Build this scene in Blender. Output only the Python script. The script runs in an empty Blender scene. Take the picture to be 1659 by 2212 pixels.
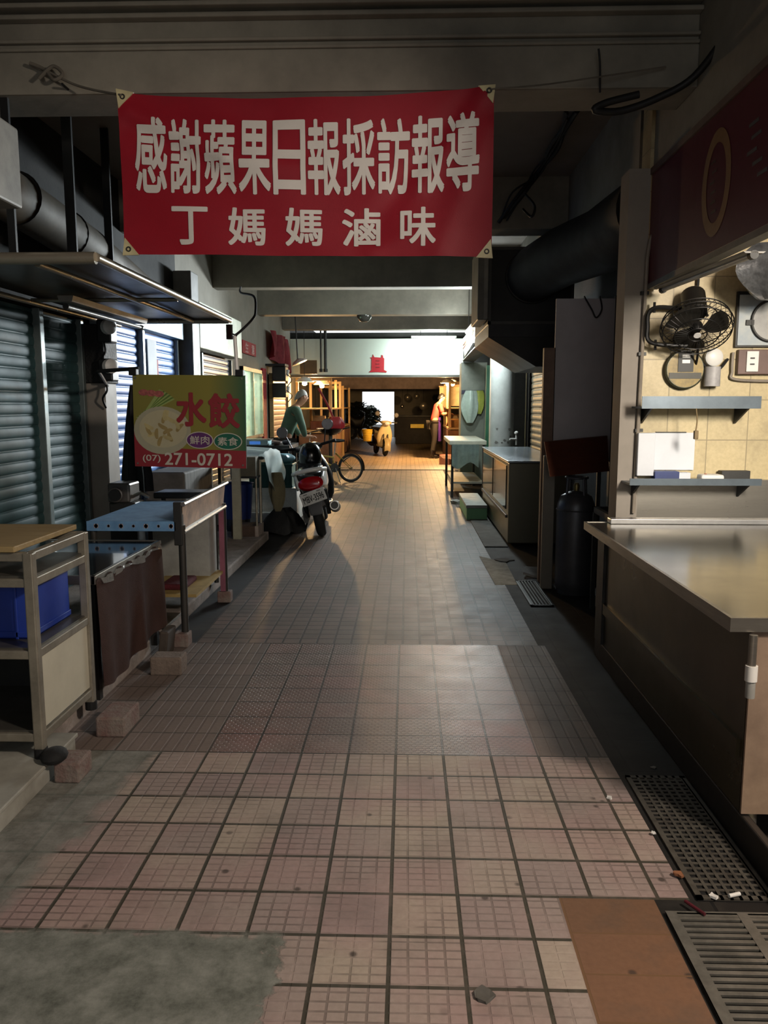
import bpy, bmesh, math, random
from mathutils import Vector, Matrix, Euler, Quaternion
random.seed(7)
S = bpy.context.scene
COL = S.collection
PI = math.pi
V = Vector

# ------------------------------------------------------------------ camera
CAM_H = 1.45
F_PX = 1700.0
_f = V((880 - 829.5, -(875 - 1106.0), 0.0))
fyc = V((50.5, -231.0, F_PX)).normalized()           # corridor direction seen by the lens (right, down, forward)
upc = V((0.0, -fyc.z, fyc.y)).normalized()
rtc = fyc.cross(upc)
if rtc.x < 0: rtc = -rtc
def at(x, y, Y=None, z=None, X=None):
    """the place in the market that is seen at a measured direction, at a known depth Y, height z or side X"""
    d = V((x - 829.5, y - 1106.0, F_PX))
    w = V((d.dot(rtc), d.dot(fyc), d.dot(upc)))
    if Y is not None: t = Y / w.y
    elif X is not None: t = X / w.x
    else: t = (z - CAM_H) / w.z
    return V((w.x * t, w.y * t, w.z * t + CAM_H))
cd = bpy.data.cameras.new('camera'); cam = bpy.data.objects.new('camera', cd); COL.objects.link(cam)
cd.sensor_fit = 'VERTICAL'; cd.sensor_height = 36.0; cd.lens = F_PX * 36.0 / 2212.0
cd.clip_start = 0.05; cd.clip_end = 200
# camera axes expressed in the world: rows rtc, fyc, upc give world coordinates of the lens axes
cx = V((rtc.x, fyc.x, upc.x)); cyd = V((rtc.y, fyc.y, upc.y)); cz = V((rtc.z, fyc.z, upc.z))
R3 = Matrix((cx, -cyd, -cz)).transposed()
cam.matrix_world = Matrix.Translation((0, 0, CAM_H)) @ R3.to_4x4()
S.camera = cam

# ------------------------------------------------------------------ look, sky, lamps
S.view_settings.view_transform = 'Standard'; S.view_settings.look = 'None'
S.view_settings.gamma = 1.0; S.view_settings.use_curve_mapping = False
S.view_settings.exposure = 0.0
S.cycles.use_denoising = True
S.cycles.max_bounces = 6; S.cycles.diffuse_bounces = 4; S.cycles.sample_clamp_indirect = 4.0
wd = bpy.data.worlds.new('sky'); S.world = wd; wd.use_nodes = True
bg = wd.node_tree.nodes['Background']; bg.inputs[0].default_value = (0.92, 0.97, 1.0, 1); bg.inputs[1].default_value = 1.6

def lamp(name, kind, loc, power, col, size=0.1, size_y=None, aim=None):
    d = bpy.data.lights.new(name, kind); d.energy = power; d.color = col
    if kind == 'AREA':
        d.size = size
        if size_y: d.shape = 'RECTANGLE'; d.size_y = size_y
    else: d.shadow_soft_size = size
    o = bpy.data.objects.new(name, d); COL.objects.link(o); o.location = loc
    if aim is not None: o.rotation_euler = (V(aim) - V(loc)).to_track_quat('-Z', 'Y').to_euler()
    return o
WARM = (1.0, 0.60, 0.25); COOL = (0.86, 1.0, 0.97)
NEAR = 380.0
lamp('awning_lamp', 'POINT', (2.06, 0.72, 2.72), NEAR, (1.0, 0.86, 0.74), 0.16)
lamp('entrance_fill', 'AREA', (-0.3, -2.6, 2.0), 30.0, (0.92, 0.96, 1.0), 3.0, 2.2, aim=(-0.2, 4.0, 1.0))  # added fill inside the closed entrance, lifts the foreground
lamp('lintel_tube_light', 'AREA', (0.55, 17.2, 2.72), 50.0, COOL, 1.1, 0.10, aim=(0.3, 17.9, 2.0))
lamp('lintel_tube_glow', 'POINT', (0.5, 17.05, 2.62), 45.0, COOL, 0.10)
lamp('stall_tube_light', 'POINT', (0.97, 11.35, 2.42), 110.0, (0.86, 0.97, 1.0), 0.10)
lamp('stall_tube_rear', 'POINT', (0.90, 13.3, 2.45), 60.0, (0.88, 0.98, 1.0), 0.10)
lamp('bulb_light_stall', 'POINT', (-2.10, 18.15, 1.86), 420.0, WARM, 0.07)
lamp('light_box_glow', 'AREA', (0.95, 12.7, 2.48), 105.0, (0.86, 0.95, 1.0), 2.0, 0.28, aim=(-2.5, 7.8, 1.75)).data.spread = 1.15
lamp('bulb_light_counter', 'POINT', (0.98, 21.0, 1.95), 620.0, WARM, 0.07)
wl = lamp('stall_wall_fill', 'AREA', (2.35, 0.7, 2.35), 20.0, (1.0, 0.92, 0.80), 0.6, 0.6, aim=(1.85, 4.8, 0.9)); wl.data.spread = 1.0  # added fill without a fixture, brightens the tiled stall wall
lamp('shop_interior_light', 'POINT', (-3.3, 13.1, 2.2), 420.0, (0.85, 1.0, 0.9), 0.15)

# ------------------------------------------------------------------ materials
def lin(h):
    h = h.lstrip('#'); c = [int(h[i:i + 2], 16) / 255 for i in (0, 2, 4)]
    return tuple((v / 12.92 if v <= .04045 else ((v + .055) / 1.055) ** 2.4) for v in c)
MATS = {}
def mat(name, hexc, rough=0.6, metal=0.0, var=0.18, scale=6.0, bump=0.0, bscale=60.0, hex2=None, emit=None, estr=0.0, spec=0.5, alpha=None, trans=0.0, coat=0.0, stretch=(1, 1, 1), rvar=0.1):
    if name in MATS: return MATS[name]
    m = bpy.data.materials.new(name); m.use_nodes = True; nt = m.node_tree; N = nt.nodes; L = nt.links
    b = N['Principled BSDF']
    tc = N.new('ShaderNodeTexCoord'); mp = N.new('ShaderNodeMapping'); L.new(tc.outputs['Object'], mp.inputs['Vector'])
    mp.inputs['Scale'].default_value = stretch
    nz = N.new('ShaderNodeTexNoise'); nz.inputs['Scale'].default_value = scale; nz.inputs['Detail'].default_value = 6.0; nz.inputs['Roughness'].default_value = 0.65
    L.new(mp.outputs['Vector'], nz.inputs['Vector'])
    rp = N.new('ShaderNodeMapRange'); rp.inputs['From Min'].default_value = 0.32; rp.inputs['From Max'].default_value = 0.68
    L.new(nz.outputs['Fac'], rp.inputs['Value'])
    c = lin(hexc); c2 = lin(hex2) if hex2 else tuple(v * (1 - 2 * var) for v in c)
    mx = N.new('ShaderNodeMix'); mx.data_type = 'RGBA'
    mx.inputs[6].default_value = (*c, 1); mx.inputs[7].default_value = (*c2, 1)
    L.new(rp.outputs['Result'], mx.inputs[0]); L.new(mx.outputs[2], b.inputs['Base Color'])
    b.inputs['Metallic'].default_value = metal
    rr = N.new('ShaderNodeMapRange'); rr.inputs['To Min'].default_value = max(0.02, rough - rvar); rr.inputs['To Max'].default_value = min(1, rough + rvar)
    L.new(nz.outputs['Fac'], rr.inputs['Value']); L.new(rr.outputs['Result'], b.inputs['Roughness'])
    b.inputs['Specular IOR Level'].default_value = spec
    if coat: b.inputs['Coat Weight'].default_value = coat
    if trans: b.inputs['Transmission Weight'].default_value = trans
    if alpha is not None: b.inputs['Alpha'].default_value = alpha
    if emit: b.inputs['Emission Color'].default_value = (*lin(emit), 1); b.inputs['Emission Strength'].default_value = estr
    if bump:
        n2 = N.new('ShaderNodeTexNoise'); n2.inputs['Scale'].default_value = bscale; n2.inputs['Detail'].default_value = 3
        L.new(mp.outputs['Vector'], n2.inputs['Vector'])
        bp = N.new('ShaderNodeBump'); bp.inputs['Strength'].default_value = bump; bp.inputs['Distance'].default_value = 0.01
        L.new(n2.outputs['Fac'], bp.inputs['Height']); L.new(bp.outputs['Normal'], b.inputs['Normal'])
    MATS[name] = m
    return m

def tile_mat(name, c1, c2, grout, bw, rh, ox, oy, mort=0.008, rough=0.45, sub=None, suboff=0.0, subm=0.012, subdark=0.5, patch=None, dirt=0.35, pink=None, gloss=0.04, subscale=(1, 1), spots=False):
    """paving: a square bond of tiles with grout, per-tile tint, an embossed pattern inside each tile, dirt and worn patches"""
    m = bpy.data.materials.new(name); m.use_nodes = True; nt = m.node_tree; N = nt.nodes; L = nt.links
    b = N['Principled BSDF']; b.inputs['Specular IOR Level'].default_value = 0.32
    tc = N.new('ShaderNodeTexCoord')
    def mp(loc):
        q = N.new('ShaderNodeMapping'); q.inputs['Location'].default_value = loc; L.new(tc.outputs['Object'], q.inputs['Vector']); return q.outputs['Vector']
    def mix(f, a, c, bt='MIX'):
        q = N.new('ShaderNodeMix'); q.data_type = 'RGBA'; q.blend_type = bt
        for s, v in ((0, f), (6, a), (7, c)):
            if isinstance(v, (tuple, list)): q.inputs[s].default_value = (*v, 1)
            elif isinstance(v, (int, float)): q.inputs[s].default_value = v
            else: L.new(v, q.inputs[s])
        return q.outputs[2]
    def math_(op, a, c=None):
        q = N.new('ShaderNodeMath'); q.operation = op
        for s, v in ((0, a), (1, c)):
            if v is None: continue
            if isinstance(v, (int, float)): q.inputs[s].default_value = v
            else: L.new(v, q.inputs[s])
        return q.outputs[0]
    def noise(sc, det=5, vec=None, rough_=.6):
        q = N.new('ShaderNodeTexNoise'); q.inputs['Scale'].default_value = sc; q.inputs['Detail'].default_value = det; q.inputs['Roughness'].default_value = rough_
        L.new(vec or tc.outputs['Object'], q.inputs['Vector']); return q.outputs['Fac']
    def rng(v, a, c, d=0.0, e=1.0):
        q = N.new('ShaderNodeMapRange'); q.inputs['From Min'].default_value = a; q.inputs['From Max'].default_value = c
        q.inputs['To Min'].default_value = d; q.inputs['To Max'].default_value = e; L.new(v, q.inputs['Value']); return q.outputs['Result']
    def brick(w, h, mortar, ox_, oy_, smooth=0.1, off=0.0):
        q = N.new('ShaderNodeTexBrick'); q.offset = off; q.squash = 1.0; q.offset_frequency = 2
        q.inputs['Scale'].default_value = 1.0; q.inputs['Brick Width'].default_value = w; q.inputs['Row Height'].default_value = h
        q.inputs['Mortar Size'].default_value = mortar; q.inputs['Mortar Smooth'].default_value = smooth; q.inputs['Bias'].default_value = 0.0
        q.inputs['Color1'].default_value = (0, 0, 0, 1); q.inputs['Color2'].default_value = (1, 1, 1, 1); q.inputs['Mortar'].default_value = (.5, .5, .5, 1)
        L.new(mp((-ox_, -oy_, 0)), q.inputs['Vector']); return q
    bk = brick(bw, rh, mort, ox + 40 * -bw, oy - 40 * rh)
    base = mix(bk.outputs['Color'], lin(c1), lin(c2))
    big = rng(noise(1.7, 4), 0.42, 0.62)
    if pink: base = mix(math_('MULTIPLY', big, 0.75), base, lin(pink))
    fine = rng(noise(55, 4), 0.35, 0.7)
    base = mix(math_('MULTIPLY', fine, 0.30), base, mix(1.0, base, (.55, .52, .5), 'MULTIPLY'))
    dirtm = rng(noise(3.2, 6), 0.5, 0.72)
    base = mix(math_('MULTIPLY', dirtm, dirt), base, lin('#4a453e'))
    h = math_('SUBTRACT', 1.0, bk.outputs['Fac'])
    height = h
    if sub:
        sb = brick(sub[0], sub[1], subm, ox + 40 * -bw + suboff, oy - 40 * rh, 0.35, 0.5 if subscale[0] == 2 else 0.0)
        wear = rng(noise(4.0, 3), 0.38, 0.6)
        gap = math_('MULTIPLY', sb.outputs['Fac'], wear)
        base = mix(math_('MULTIPLY', gap, subdark), base, lin('#463c36'))
        height = math_('SUBTRACT', h, math_('MULTIPLY', sb.outputs['Fac'], 0.45))
    if spots:
        vo = N.new('ShaderNodeTexVoronoi'); vo.inputs['Scale'].default_value = 9.0; vo.inputs['Randomness'].default_value = 1.0
        L.new(tc.outputs['Object'], vo.inputs['Vector'])
        sp = math_('MULTIPLY', rng(vo.outputs['Distance'], 0.13, 0.07), rng(noise(2.4, 2), 0.46, 0.52))
        base = mix(math_('MULTIPLY', sp, 0.8), base, lin('#352d28'))
    gm = math_('MULTIPLY', bk.outputs['Fac'], rng(noise(9, 3), 0.2, 0.5, .75, 1.0))
    base = mix(gm, base, lin(grout))
    rgh = rng(noise(6, 4), 0.3, 0.7, rough - gloss, rough + gloss)
    if patch:
        # a worn cement patch with a ragged edge of its own
        sx = N.new('ShaderNodeSeparateXYZ'); L.new(tc.outputs['Object'], sx.inputs[0])
        jag = math_('MULTIPLY', math_('SUBTRACT', noise(7, 5), 0.5), 0.42)
        fx = rng(math_('ADD', sx.outputs['X'], jag), patch[0] + .012, patch[0] - .012)
        fy = rng(math_('ADD', sx.outputs['Y'], math_('MULTIPLY', jag, 0.35)), patch[1] + .012, patch[1] - .012)
        pm = math_('MULTIPLY', fx, fy)
        fx2 = rng(math_('ADD', math_('ADD', sx.outputs['X'], math_('MULTIPLY', sx.outputs['Y'], -0.12)), math_('MULTIPLY', jag, 0.5)), patch[2] + .03, patch[2] - .03)
        pm = math_('MAXIMUM', pm, math_('MULTIPLY', fx2, .85))
        cem = mix(rng(noise(10, 8, None, .75), 0.35, 0.68), lin('#82847c'), lin('#4c4f47'))
        base = mix(pm, base, cem)
        inv = math_('SUBTRACT', 1.0, pm)
        height = math_('ADD', math_('MULTIPLY', height, inv), math_('MULTIPLY', math_('MULTIPLY', noise(40, 6), 0.5), pm))
        rq = N.new('ShaderNodeMix'); rq.data_type = 'FLOAT'; L.new(pm, rq.inputs[0]); L.new(rgh, rq.inputs[2]); rq.inputs[3].default_value = 0.85
        rgh = rq.outputs[0]
    L.new(base, b.inputs['Base Color']); L.new(rgh, b.inputs['Roughness'])
    height = math_('ADD', height, math_('MULTIPLY', noise(90, 3), 0.12))
    bp = N.new('ShaderNodeBump'); bp.inputs['Strength'].default_value = 0.6; bp.inputs['Distance'].default_value = 0.004
    L.new(height, bp.inputs['Height']); L.new(bp.outputs['Normal'], b.inputs['Normal'])
    MATS[name] = m
    return m

# ------------------------------------------------------------------ geometry helpers
class G:
    def __init__(self): self.bm = bmesh.new()
    def face(self, pts, mi=0):
        f = self.bm.faces.new([self.bm.verts.new(p) for p in pts]); f.material_index = mi; return f
    def box(self, a, b, M=None):
        a = V(a); b = V(b); lo = V([min(a[i], b[i]) for i in range(3)]); hi = V([max(a[i], b[i]) for i in range(3)])
        v = [self.bm.verts.new((M @ V((x, y, z))) if M else V((x, y, z))) for x in (lo.x, hi.x) for y in (lo.y, hi.y) for z in (lo.z, hi.z)]
        for q in ((0, 1, 3, 2), (4, 6, 7, 5), (0, 4, 5, 1), (2, 3, 7, 6), (0, 2, 6, 4), (1, 5, 7, 3)): self.bm.faces.new([v[i] for i in q])
        return self
    def cbox(self, c, s, rot=(0, 0, 0)):
        s = V(s) / 2
        return self.box(-s, s, Matrix.Translation(c) @ Euler(rot).to_matrix().to_4x4())
    def ring(self, c, u, w, r, n):
        return [self.bm.verts.new(c + (u * math.cos(2 * PI * i / n) + w * math.sin(2 * PI * i / n)) * r) for i in range(n)]
    def bridge(self, A, B):
        n = len(A)
        for i in range(n): self.bm.faces.new((A[i], A[(i + 1) % n], B[(i + 1) % n], B[i]))
    def cyl(self, p, q, r, r2=None, n=16, caps=True):
        p = V(p); q = V(q); d = (q - p).normalized(); u = d.orthogonal().normalized(); w = d.cross(u)
        A = self.ring(p, u, w, r, n); B = self.ring(q, u, w, r if r2 is None else r2, n); self.bridge(A, B)
        if caps: self.bm.faces.new(A[::-1]); self.bm.faces.new(B)
        return self
    def tube(self, pts, r, n=8, closed=False):
        pts = [V(p) for p in pts]; k = len(pts); R = r if isinstance(r, (list, tuple)) else [r] * k
        rings = []; u = None
        for i in range(k):
            a = pts[i - 1] if (i > 0 or closed) else pts[i]; b = pts[(i + 1) % k] if (i < k - 1 or closed) else pts[i]
            d = (b - a).normalized()
            if u is None: u = d.orthogonal().normalized()
            else: u = (u - d * u.dot(d)).normalized()
            rings.append(self.ring(pts[i], u, d.cross(u), R[i], n))
        for i in range(k - 1): self.bridge(rings[i], rings[i + 1])
        if closed: self.bridge(rings[-1], rings[0])
        else: self.bm.faces.new(rings[0][::-1]); self.bm.faces.new(rings[-1])
        return self
    def curve(self, pts, r, n=8, sub=6):
        """a tube through the points on a smooth curve"""
        P = [V(p) for p in pts]; out = []
        for i in range(len(P) - 1):
            p0 = P[max(0, i - 1)]; p1 = P[i]; p2 = P[i + 1]; p3 = P[min(len(P) - 1, i + 2)]
            for j in range(sub):
                t = j / sub
                out.append(0.5 * ((2 * p1) + (p2 - p0) * t + (2 * p0 - 5 * p1 + 4 * p2 - p3) * t * t + (3 * p1 - p0 - 3 * p2 + p3) * t ** 3))
        out.append(P[-1])
        return self.tube(out, r, n)
    def lathe(self, prof, c=(0, 0, 0), axis=(0, 0, 1), n=24):
        c = V(c); d = V(axis).normalized(); u = d.orthogonal().normalized(); w = d.cross(u); prev = None
        for r, z in prof:
            R = self.ring(c + d * z, u, w, max(r, 1e-4), n)
            if prev: self.bridge(prev, R)
            else: self.bm.faces.new(R[::-1])
            prev = R
        self.bm.faces.new(prev)
        return self
    def loft(self, loops, caps=True, closed=True):
        prev = None; first = None
        for lp in loops:
            R = [self.bm.verts.new(p) for p in lp]
            if prev:
                if closed: self.bridge(prev, R)
                else:
                    for i in range(len(R) - 1): self.bm.faces.new((prev[i], prev[i + 1], R[i + 1], R[i]))
            else: first = R
            prev = R
        if caps and closed: self.bm.faces.new(first[::-1]); self.bm.faces.new(prev)
        return self
    def sph(self, c, r, n=16, m=10):
        r = V((r, r, r)) if isinstance(r, (int, float)) else V(r); c = V(c)
        self.loft([[c + V((r.x * math.sin(PI * (j + .02) / (m + .04)) * math.cos(2 * PI * i / n), r.y * math.sin(PI * (j + .02) / (m + .04)) * math.sin(2 * PI * i / n), -r.z * math.cos(PI * (j + .02) / (m + .04)))) for i in range(n)] for j in range(m + 1)])
        return self
    def torus(self, c, axis, R, r, n=32, m=10, sq=1.0):
        c = V(c); d = V(axis).normalized(); u = d.orthogonal().normalized(); w = d.cross(u)
        rings = []
        for i in range(n):
            a = 2 * PI * i / n; e = u * math.cos(a) + w * math.sin(a)
            rings.append([self.bm.verts.new(c + e * (R + r * math.cos(2 * PI * j / m)) + d * (r * sq * math.sin(2 * PI * j / m))) for j in range(m)])
        for i in range(n): self.bridge(rings[i], rings[(i + 1) % n])
        return self
    def sheet(self, fn, nu, nv, th=0.0):
        g = [[self.bm.verts.new(fn(i / nu, j / nv)) for j in range(nv + 1)] for i in range(nu + 1)]
        fs = [self.bm.faces.new((g[i][j], g[i + 1][j], g[i + 1][j + 1], g[i][j + 1])) for i in range(nu) for j in range(nv)]
        if th: bmesh.ops.solidify(self.bm, geom=fs, thickness=th)
        return self
    def prism(self, pts, ext):
        ext = V(ext); A = [self.bm.verts.new(V(p)) for p in pts]; B = [self.bm.verts.new(V(p) + ext) for p in pts]
        self.bridge(A, B); self.bm.faces.new(A[::-1]); self.bm.faces.new(B)
        return self
    def out(self, name, m, parent=None, smooth=False, bevel=0.0, local=False, mats=None):
        bmesh.ops.recalc_face_normals(self.bm, faces=self.bm.faces)
        me = bpy.data.meshes.new(name); self.bm.to_mesh(me); self.bm.free()
        return put(name, me, m, parent, smooth, bevel, local, mats)
ROOT = {}
def put(name, me, m, parent=None, smooth=False, bevel=0.0, local=False, mats=None):
    for q in (mats or [m]): me.materials.append(q)
    o = bpy.data.objects.new(name, me); COL.objects.link(o)
    if parent is not None:
        if not local: me.transform(ROOT[parent.name].inverted())
        o.parent = parent; ROOT[o.name] = ROOT[parent.name]
    else:
        co = [v.co for v in me.vertices]
        c = V(((min(v.x for v in co) + max(v.x for v in co)) / 2, (min(v.y for v in co) + max(v.y for v in co)) / 2, min(v.z for v in co)))
        if not local:
            me.transform(Matrix.Translation(-c)); o.location = c
        ROOT[o.name] = Matrix.Translation(c if not local else (0, 0, 0))
    if smooth:
        for p in me.polygons: p.use_smooth = True
        me.set_sharp_from_angle(angle=0.7)
    if bevel:
        b = o.modifiers.new('edge', 'BEVEL'); b.width = bevel; b.segments = 2; b.limit_method = 'ANGLE'; b.angle_limit = 0.7
    return o
def thing(name, label, cat, loc=(0, 0, 0), rz=0.0, group=None, rot=None):
    o = bpy.data.objects.new(name, None); COL.objects.link(o); o.empty_display_size = 0.1
    o.location = loc; o.rotation_euler = rot or (0, 0, rz)
    ROOT[o.name] = Matrix.Translation(loc) @ Euler(rot or (0, 0, rz)).to_matrix().to_4x4()
    return tag(o, label, cat, group)
def tag(o, label, cat, group=None):
    o['label'] = label; o['category'] = cat
    if group: o['group'] = group
    o['kind'] = 'thing'
    return o
def structure(o, label=None):
    o['kind'] = 'structure'
    if label: o['label'] = label
    return o
def copy_tree(o, parent=None):
    c = o.copy(); COL.objects.link(c)
    if parent is not None: c.parent = parent
    for ch in list(o.children): copy_tree(ch, c)
    return c
def arc(c, r, a0, a1, n, ax=(0, 2)):
    pts = []
    for i in range(n + 1):
        a = a0 + (a1 - a0) * i / n; p = V(c); p[ax[0]] += r * math.cos(a); p[ax[1]] += r * math.sin(a); pts.append(p)
    return pts
def text_mesh(s, w, h, bold=0.0):
    """lettering outlines filled flat, fitted to w x h and centred; the fonts that come with Blender hold the characters"""
    c = bpy.data.curves.new('lettering', 'FONT'); c.body = s; c.resolution_u = 4
    t = bpy.data.objects.new('lettering', c); COL.objects.link(t)
    dg = bpy.context.evaluated_depsgraph_get()
    me = bpy.data.meshes.new_from_object(t.evaluated_get(dg))
    bpy.data.objects.remove(t); bpy.data.curves.remove(c)
    xs = [v.co.x for v in me.vertices]; ys = [v.co.y for v in me.vertices]
    ax, bx, ay, by = min(xs), max(xs), min(ys), max(ys)
    me.transform(Matrix.Diagonal((w / (bx - ax), h / (by - ay), 1, 1)) @ Matrix.Translation((-(ax + bx) / 2, -(ay + by) / 2, 0)))
    if bold:
        # heavier strokes: the outline laid down again around itself
        bm = bmesh.new(); bold *= h
        for k, (dx, dy) in enumerate(((0, 0), (1, .7), (-1, .7), (1, -.7), (-1, -.7), (0, 1), (0, -1))):
            c = me.copy(); c.transform(Matrix.Translation((dx * bold * min(1, w / h), dy * bold, .00025 * k))); bm.from_mesh(c); bpy.data.meshes.remove(c)
        bm.to_mesh(me); bm.free()
    return me
def text(s, w, h, M, m, parent, bold=0.0, name='lettering', fn=None):
    me = text_mesh(s, w, h, bold)
    if fn:
        bm = bmesh.new(); bm.from_mesh(me); bmesh.ops.triangulate(bm, faces=bm.faces[:])
        for ax_, step, ext in ((0, .012, w), (1, .012, h)):
            k = -ext / 2 + step
            while k < ext / 2:
                n_ = V((0, 0, 0)); n_[ax_] = 1
                bmesh.ops.bisect_plane(bm, geom=bm.verts[:] + bm.edges[:] + bm.faces[:], plane_co=n_ * k, plane_no=n_, dist=1e-5); k += step
        bm.to_mesh(me); bm.free()
    me.transform(M)
    if fn:
        for v in me.vertices: v.co = fn(v.co)
    return put(name, me, m, parent)
def upright(p, rz=0.0, tilt=0.0, roll=0.0):
    """turns lettering laid in XY so that it stands facing the street (towards -Y) at p"""
    return Matrix.Translation(p) @ Matrix.Rotation(rz, 4, 'Z') @ Matrix.Rotation(PI / 2 + tilt, 4, 'X') @ Matrix.Rotation(roll, 4, 'Z')

# shared materials
M_alu = mat('worn_aluminium', '#a39c8c', 0.42, 0.55, 0.2, 9)
M_steel = mat('brushed_steel', '#a5a096', 0.30, 0.85, 0.12, 5, stretch=(1, 1, 8), rvar=0.08)
M_steel_dk = mat('dull_dark_steel', '#3a3a38', 0.5, 0.5, 0.2, 6)
M_black = mat('black_plastic', '#141414', 0.5, 0, 0.2, 9)
M_rubber = mat('black_rubber', '#101010', 0.85, 0, 0.1, 20, bump=0.2)
M_blackpaint = mat('black_gloss_paint', '#0c0c0d', 0.18, 0, 0.1, 9)
M_white = mat('white_plastic', '#d9d8d2', 0.4, 0, 0.06, 5)
M_chrome = mat('chrome', '#cfcfcf', 0.12, 1.0, 0.05, 5)
M_concrete = mat('stained_concrete', '#5d5a54', 0.85, 0, 0.25, 3, bump=0.4, bscale=30)
M_plaster = mat('grimy_plaster', '#8f8a7e', 0.85, 0, 0.14, 1.6, bump=0.15, bscale=20)
M_ceil = mat('ceiling_paint', '#8a7f72', 0.8, 0, 0.12, 1.2, bump=0.1, bscale=25)
M_beam = mat('beam_paint', '#8f8a7c', 0.75, 0, 0.14, 1.8, hex2='#6f6b60', bump=0.1, bscale=20)
M_dark = mat('dark_wall', '#2b2a27', 0.85, 0, 0.3, 1.5, bump=0.2)  # near-black mottled tone shared by all the dark walls
M_cable = mat('black_cable', '#0d0d0d', 0.6)
M_brick = mat('red_brick', '#6d504a', 0.9, 0, 0.2, 12, bump=0.5, hex2='#7b736a')
M_wood = mat('worn_wood', '#a08a5e', 0.6, 0, 0.15, 4, stretch=(1, 12, 12))
M_tube = mat('lit_tube', '#ffffff', 0.4, emit='#f2fffb', estr=14)
M_deadtube = mat('unlit_tube', '#c9c7c0', 0.35)
M_paper = mat('white_paper', '#cfd3d8', 0.7, 0, 0.05, 4)
M_red = mat('red_paper', '#a3161c', 0.7, 0, 0.15, 8)

# ================================================================== THE SETTING
TA = tile_mat('paving_large', '#93847f', '#a79a8b', '#3d392f', 0.198, 0.19, -0.043, 0.09, 0.0062, 0.55, sub=(0.0495, 0.0317), subm=0.004, subdark=0.5, patch=(-0.36, 1.99, -1.42), pink='#9c827e', spots=True)
TB = tile_mat('paving_studded', '#756862', '#82746d', '#302c27', 0.198, 0.19, -0.835, 3.13, 0.005, 0.43, sub=(0.03, 0.019), subm=0.005, subdark=0.42, subscale=(2, 1), pink='#86655f')
TBs = tile_mat('paving_border', '#6f645d', '#7a6c64', '#4a443c', 0.40, 0.19, -0.835, 3.13, 0.005, 0.6, sub=(0.05, 0.40), subm=0.006, subdark=0.3)
TC = tile_mat('paving_small', '#5d544c', '#6d625a', '#37332d', 0.106, 0.1, -0.235, 4.66, 0.0065, 0.55, pink='#7a665e', dirt=0.5)
TD = tile_mat('paving_far', '#a08c76', '#ad977e', '#6d5f4e', 0.106, 0.1, -0.235, 17.7, 0.004, 0.45)
TE = tile_mat('paving_brown', '#6e523d', '#785842', '#6b5037', 0.30, 0.16, 0.46, 2.02, 0.003, 0.6, dirt=0.75, spots=True)
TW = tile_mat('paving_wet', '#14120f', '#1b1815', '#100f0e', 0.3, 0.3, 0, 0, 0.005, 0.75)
g = G()
def quad(x0, x1, y0, y1, mi, z=0.0): g.face([(x0, y0, z), (x1, y0, z), (x1, y1, z), (x0, y1, z)], mi)
xB = -0.835
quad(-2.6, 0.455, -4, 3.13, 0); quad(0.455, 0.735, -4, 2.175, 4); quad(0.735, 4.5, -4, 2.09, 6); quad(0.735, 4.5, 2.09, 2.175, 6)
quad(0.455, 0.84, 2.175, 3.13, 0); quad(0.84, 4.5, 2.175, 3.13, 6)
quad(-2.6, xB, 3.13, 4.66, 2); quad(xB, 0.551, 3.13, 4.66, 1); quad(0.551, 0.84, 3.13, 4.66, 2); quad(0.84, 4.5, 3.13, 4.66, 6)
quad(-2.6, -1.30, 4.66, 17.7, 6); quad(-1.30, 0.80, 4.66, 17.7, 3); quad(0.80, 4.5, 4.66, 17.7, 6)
quad(-4.5, 4.5, 17.7, 36.0, 5)
quad(-12, 12, 36, 60, 6)
floor = structure(g.out('floor', None, mats=[TA, TB, TBs, TC, TE, TD, TW], local=True), 'pink and grey tiled market walkway floor')

structure(G().box((-1.9, 17.66, 0), (0.9, 17.74, 0.012)).out('trim_1', mat('dark_drain_strip', '#3a352d', 0.6)), 'dark drain strip across the walkway before the orange lit floor')
# raised stall floor along the shutters
M_plat = mat('pale_platform', '#a9a79c', 0.6, 0, 0.12, 3, hex2='#7d7a70')
g = G(); g.box((-2.6, 1.2, 0), (-1.385, 3.1, 0.075)); g.box((-2.6, 1.2, 0.075), (-1.372, 3.1, 0.092))
structure(g.out('trim_2', M_plat, bevel=0.004), 'white tiled step edge beside the aluminium rack')
structure(G().box((-2.6, 3.1, 0), (-1.50, 8.4, 0.09)).out('trim_3', mat('pink_cement', '#a3968d', 0.85, 0, 0.15, 5, bump=0.3, hex2='#6f675f'), bevel=0.012), 'raised cement strip under the stalls along the shutters')
g = G(); g.box((-2.6, 9.75, 0), (-1.38, 12.6, 0.42)); g.box((-2.6, 9.45, 0), (-1.42, 9.75, 0.15))
M_wtile = tile_mat('white_wall_tile', '#c9ccc6', '#d5d6d0', '#8d8d86', 0.4, 0.21, 0, 0, 0.004, 0.35, dirt=0.3)
structure(g.out('trim_4', M_wtile), 'low white tiled plinth behind the parked scooter')

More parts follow.
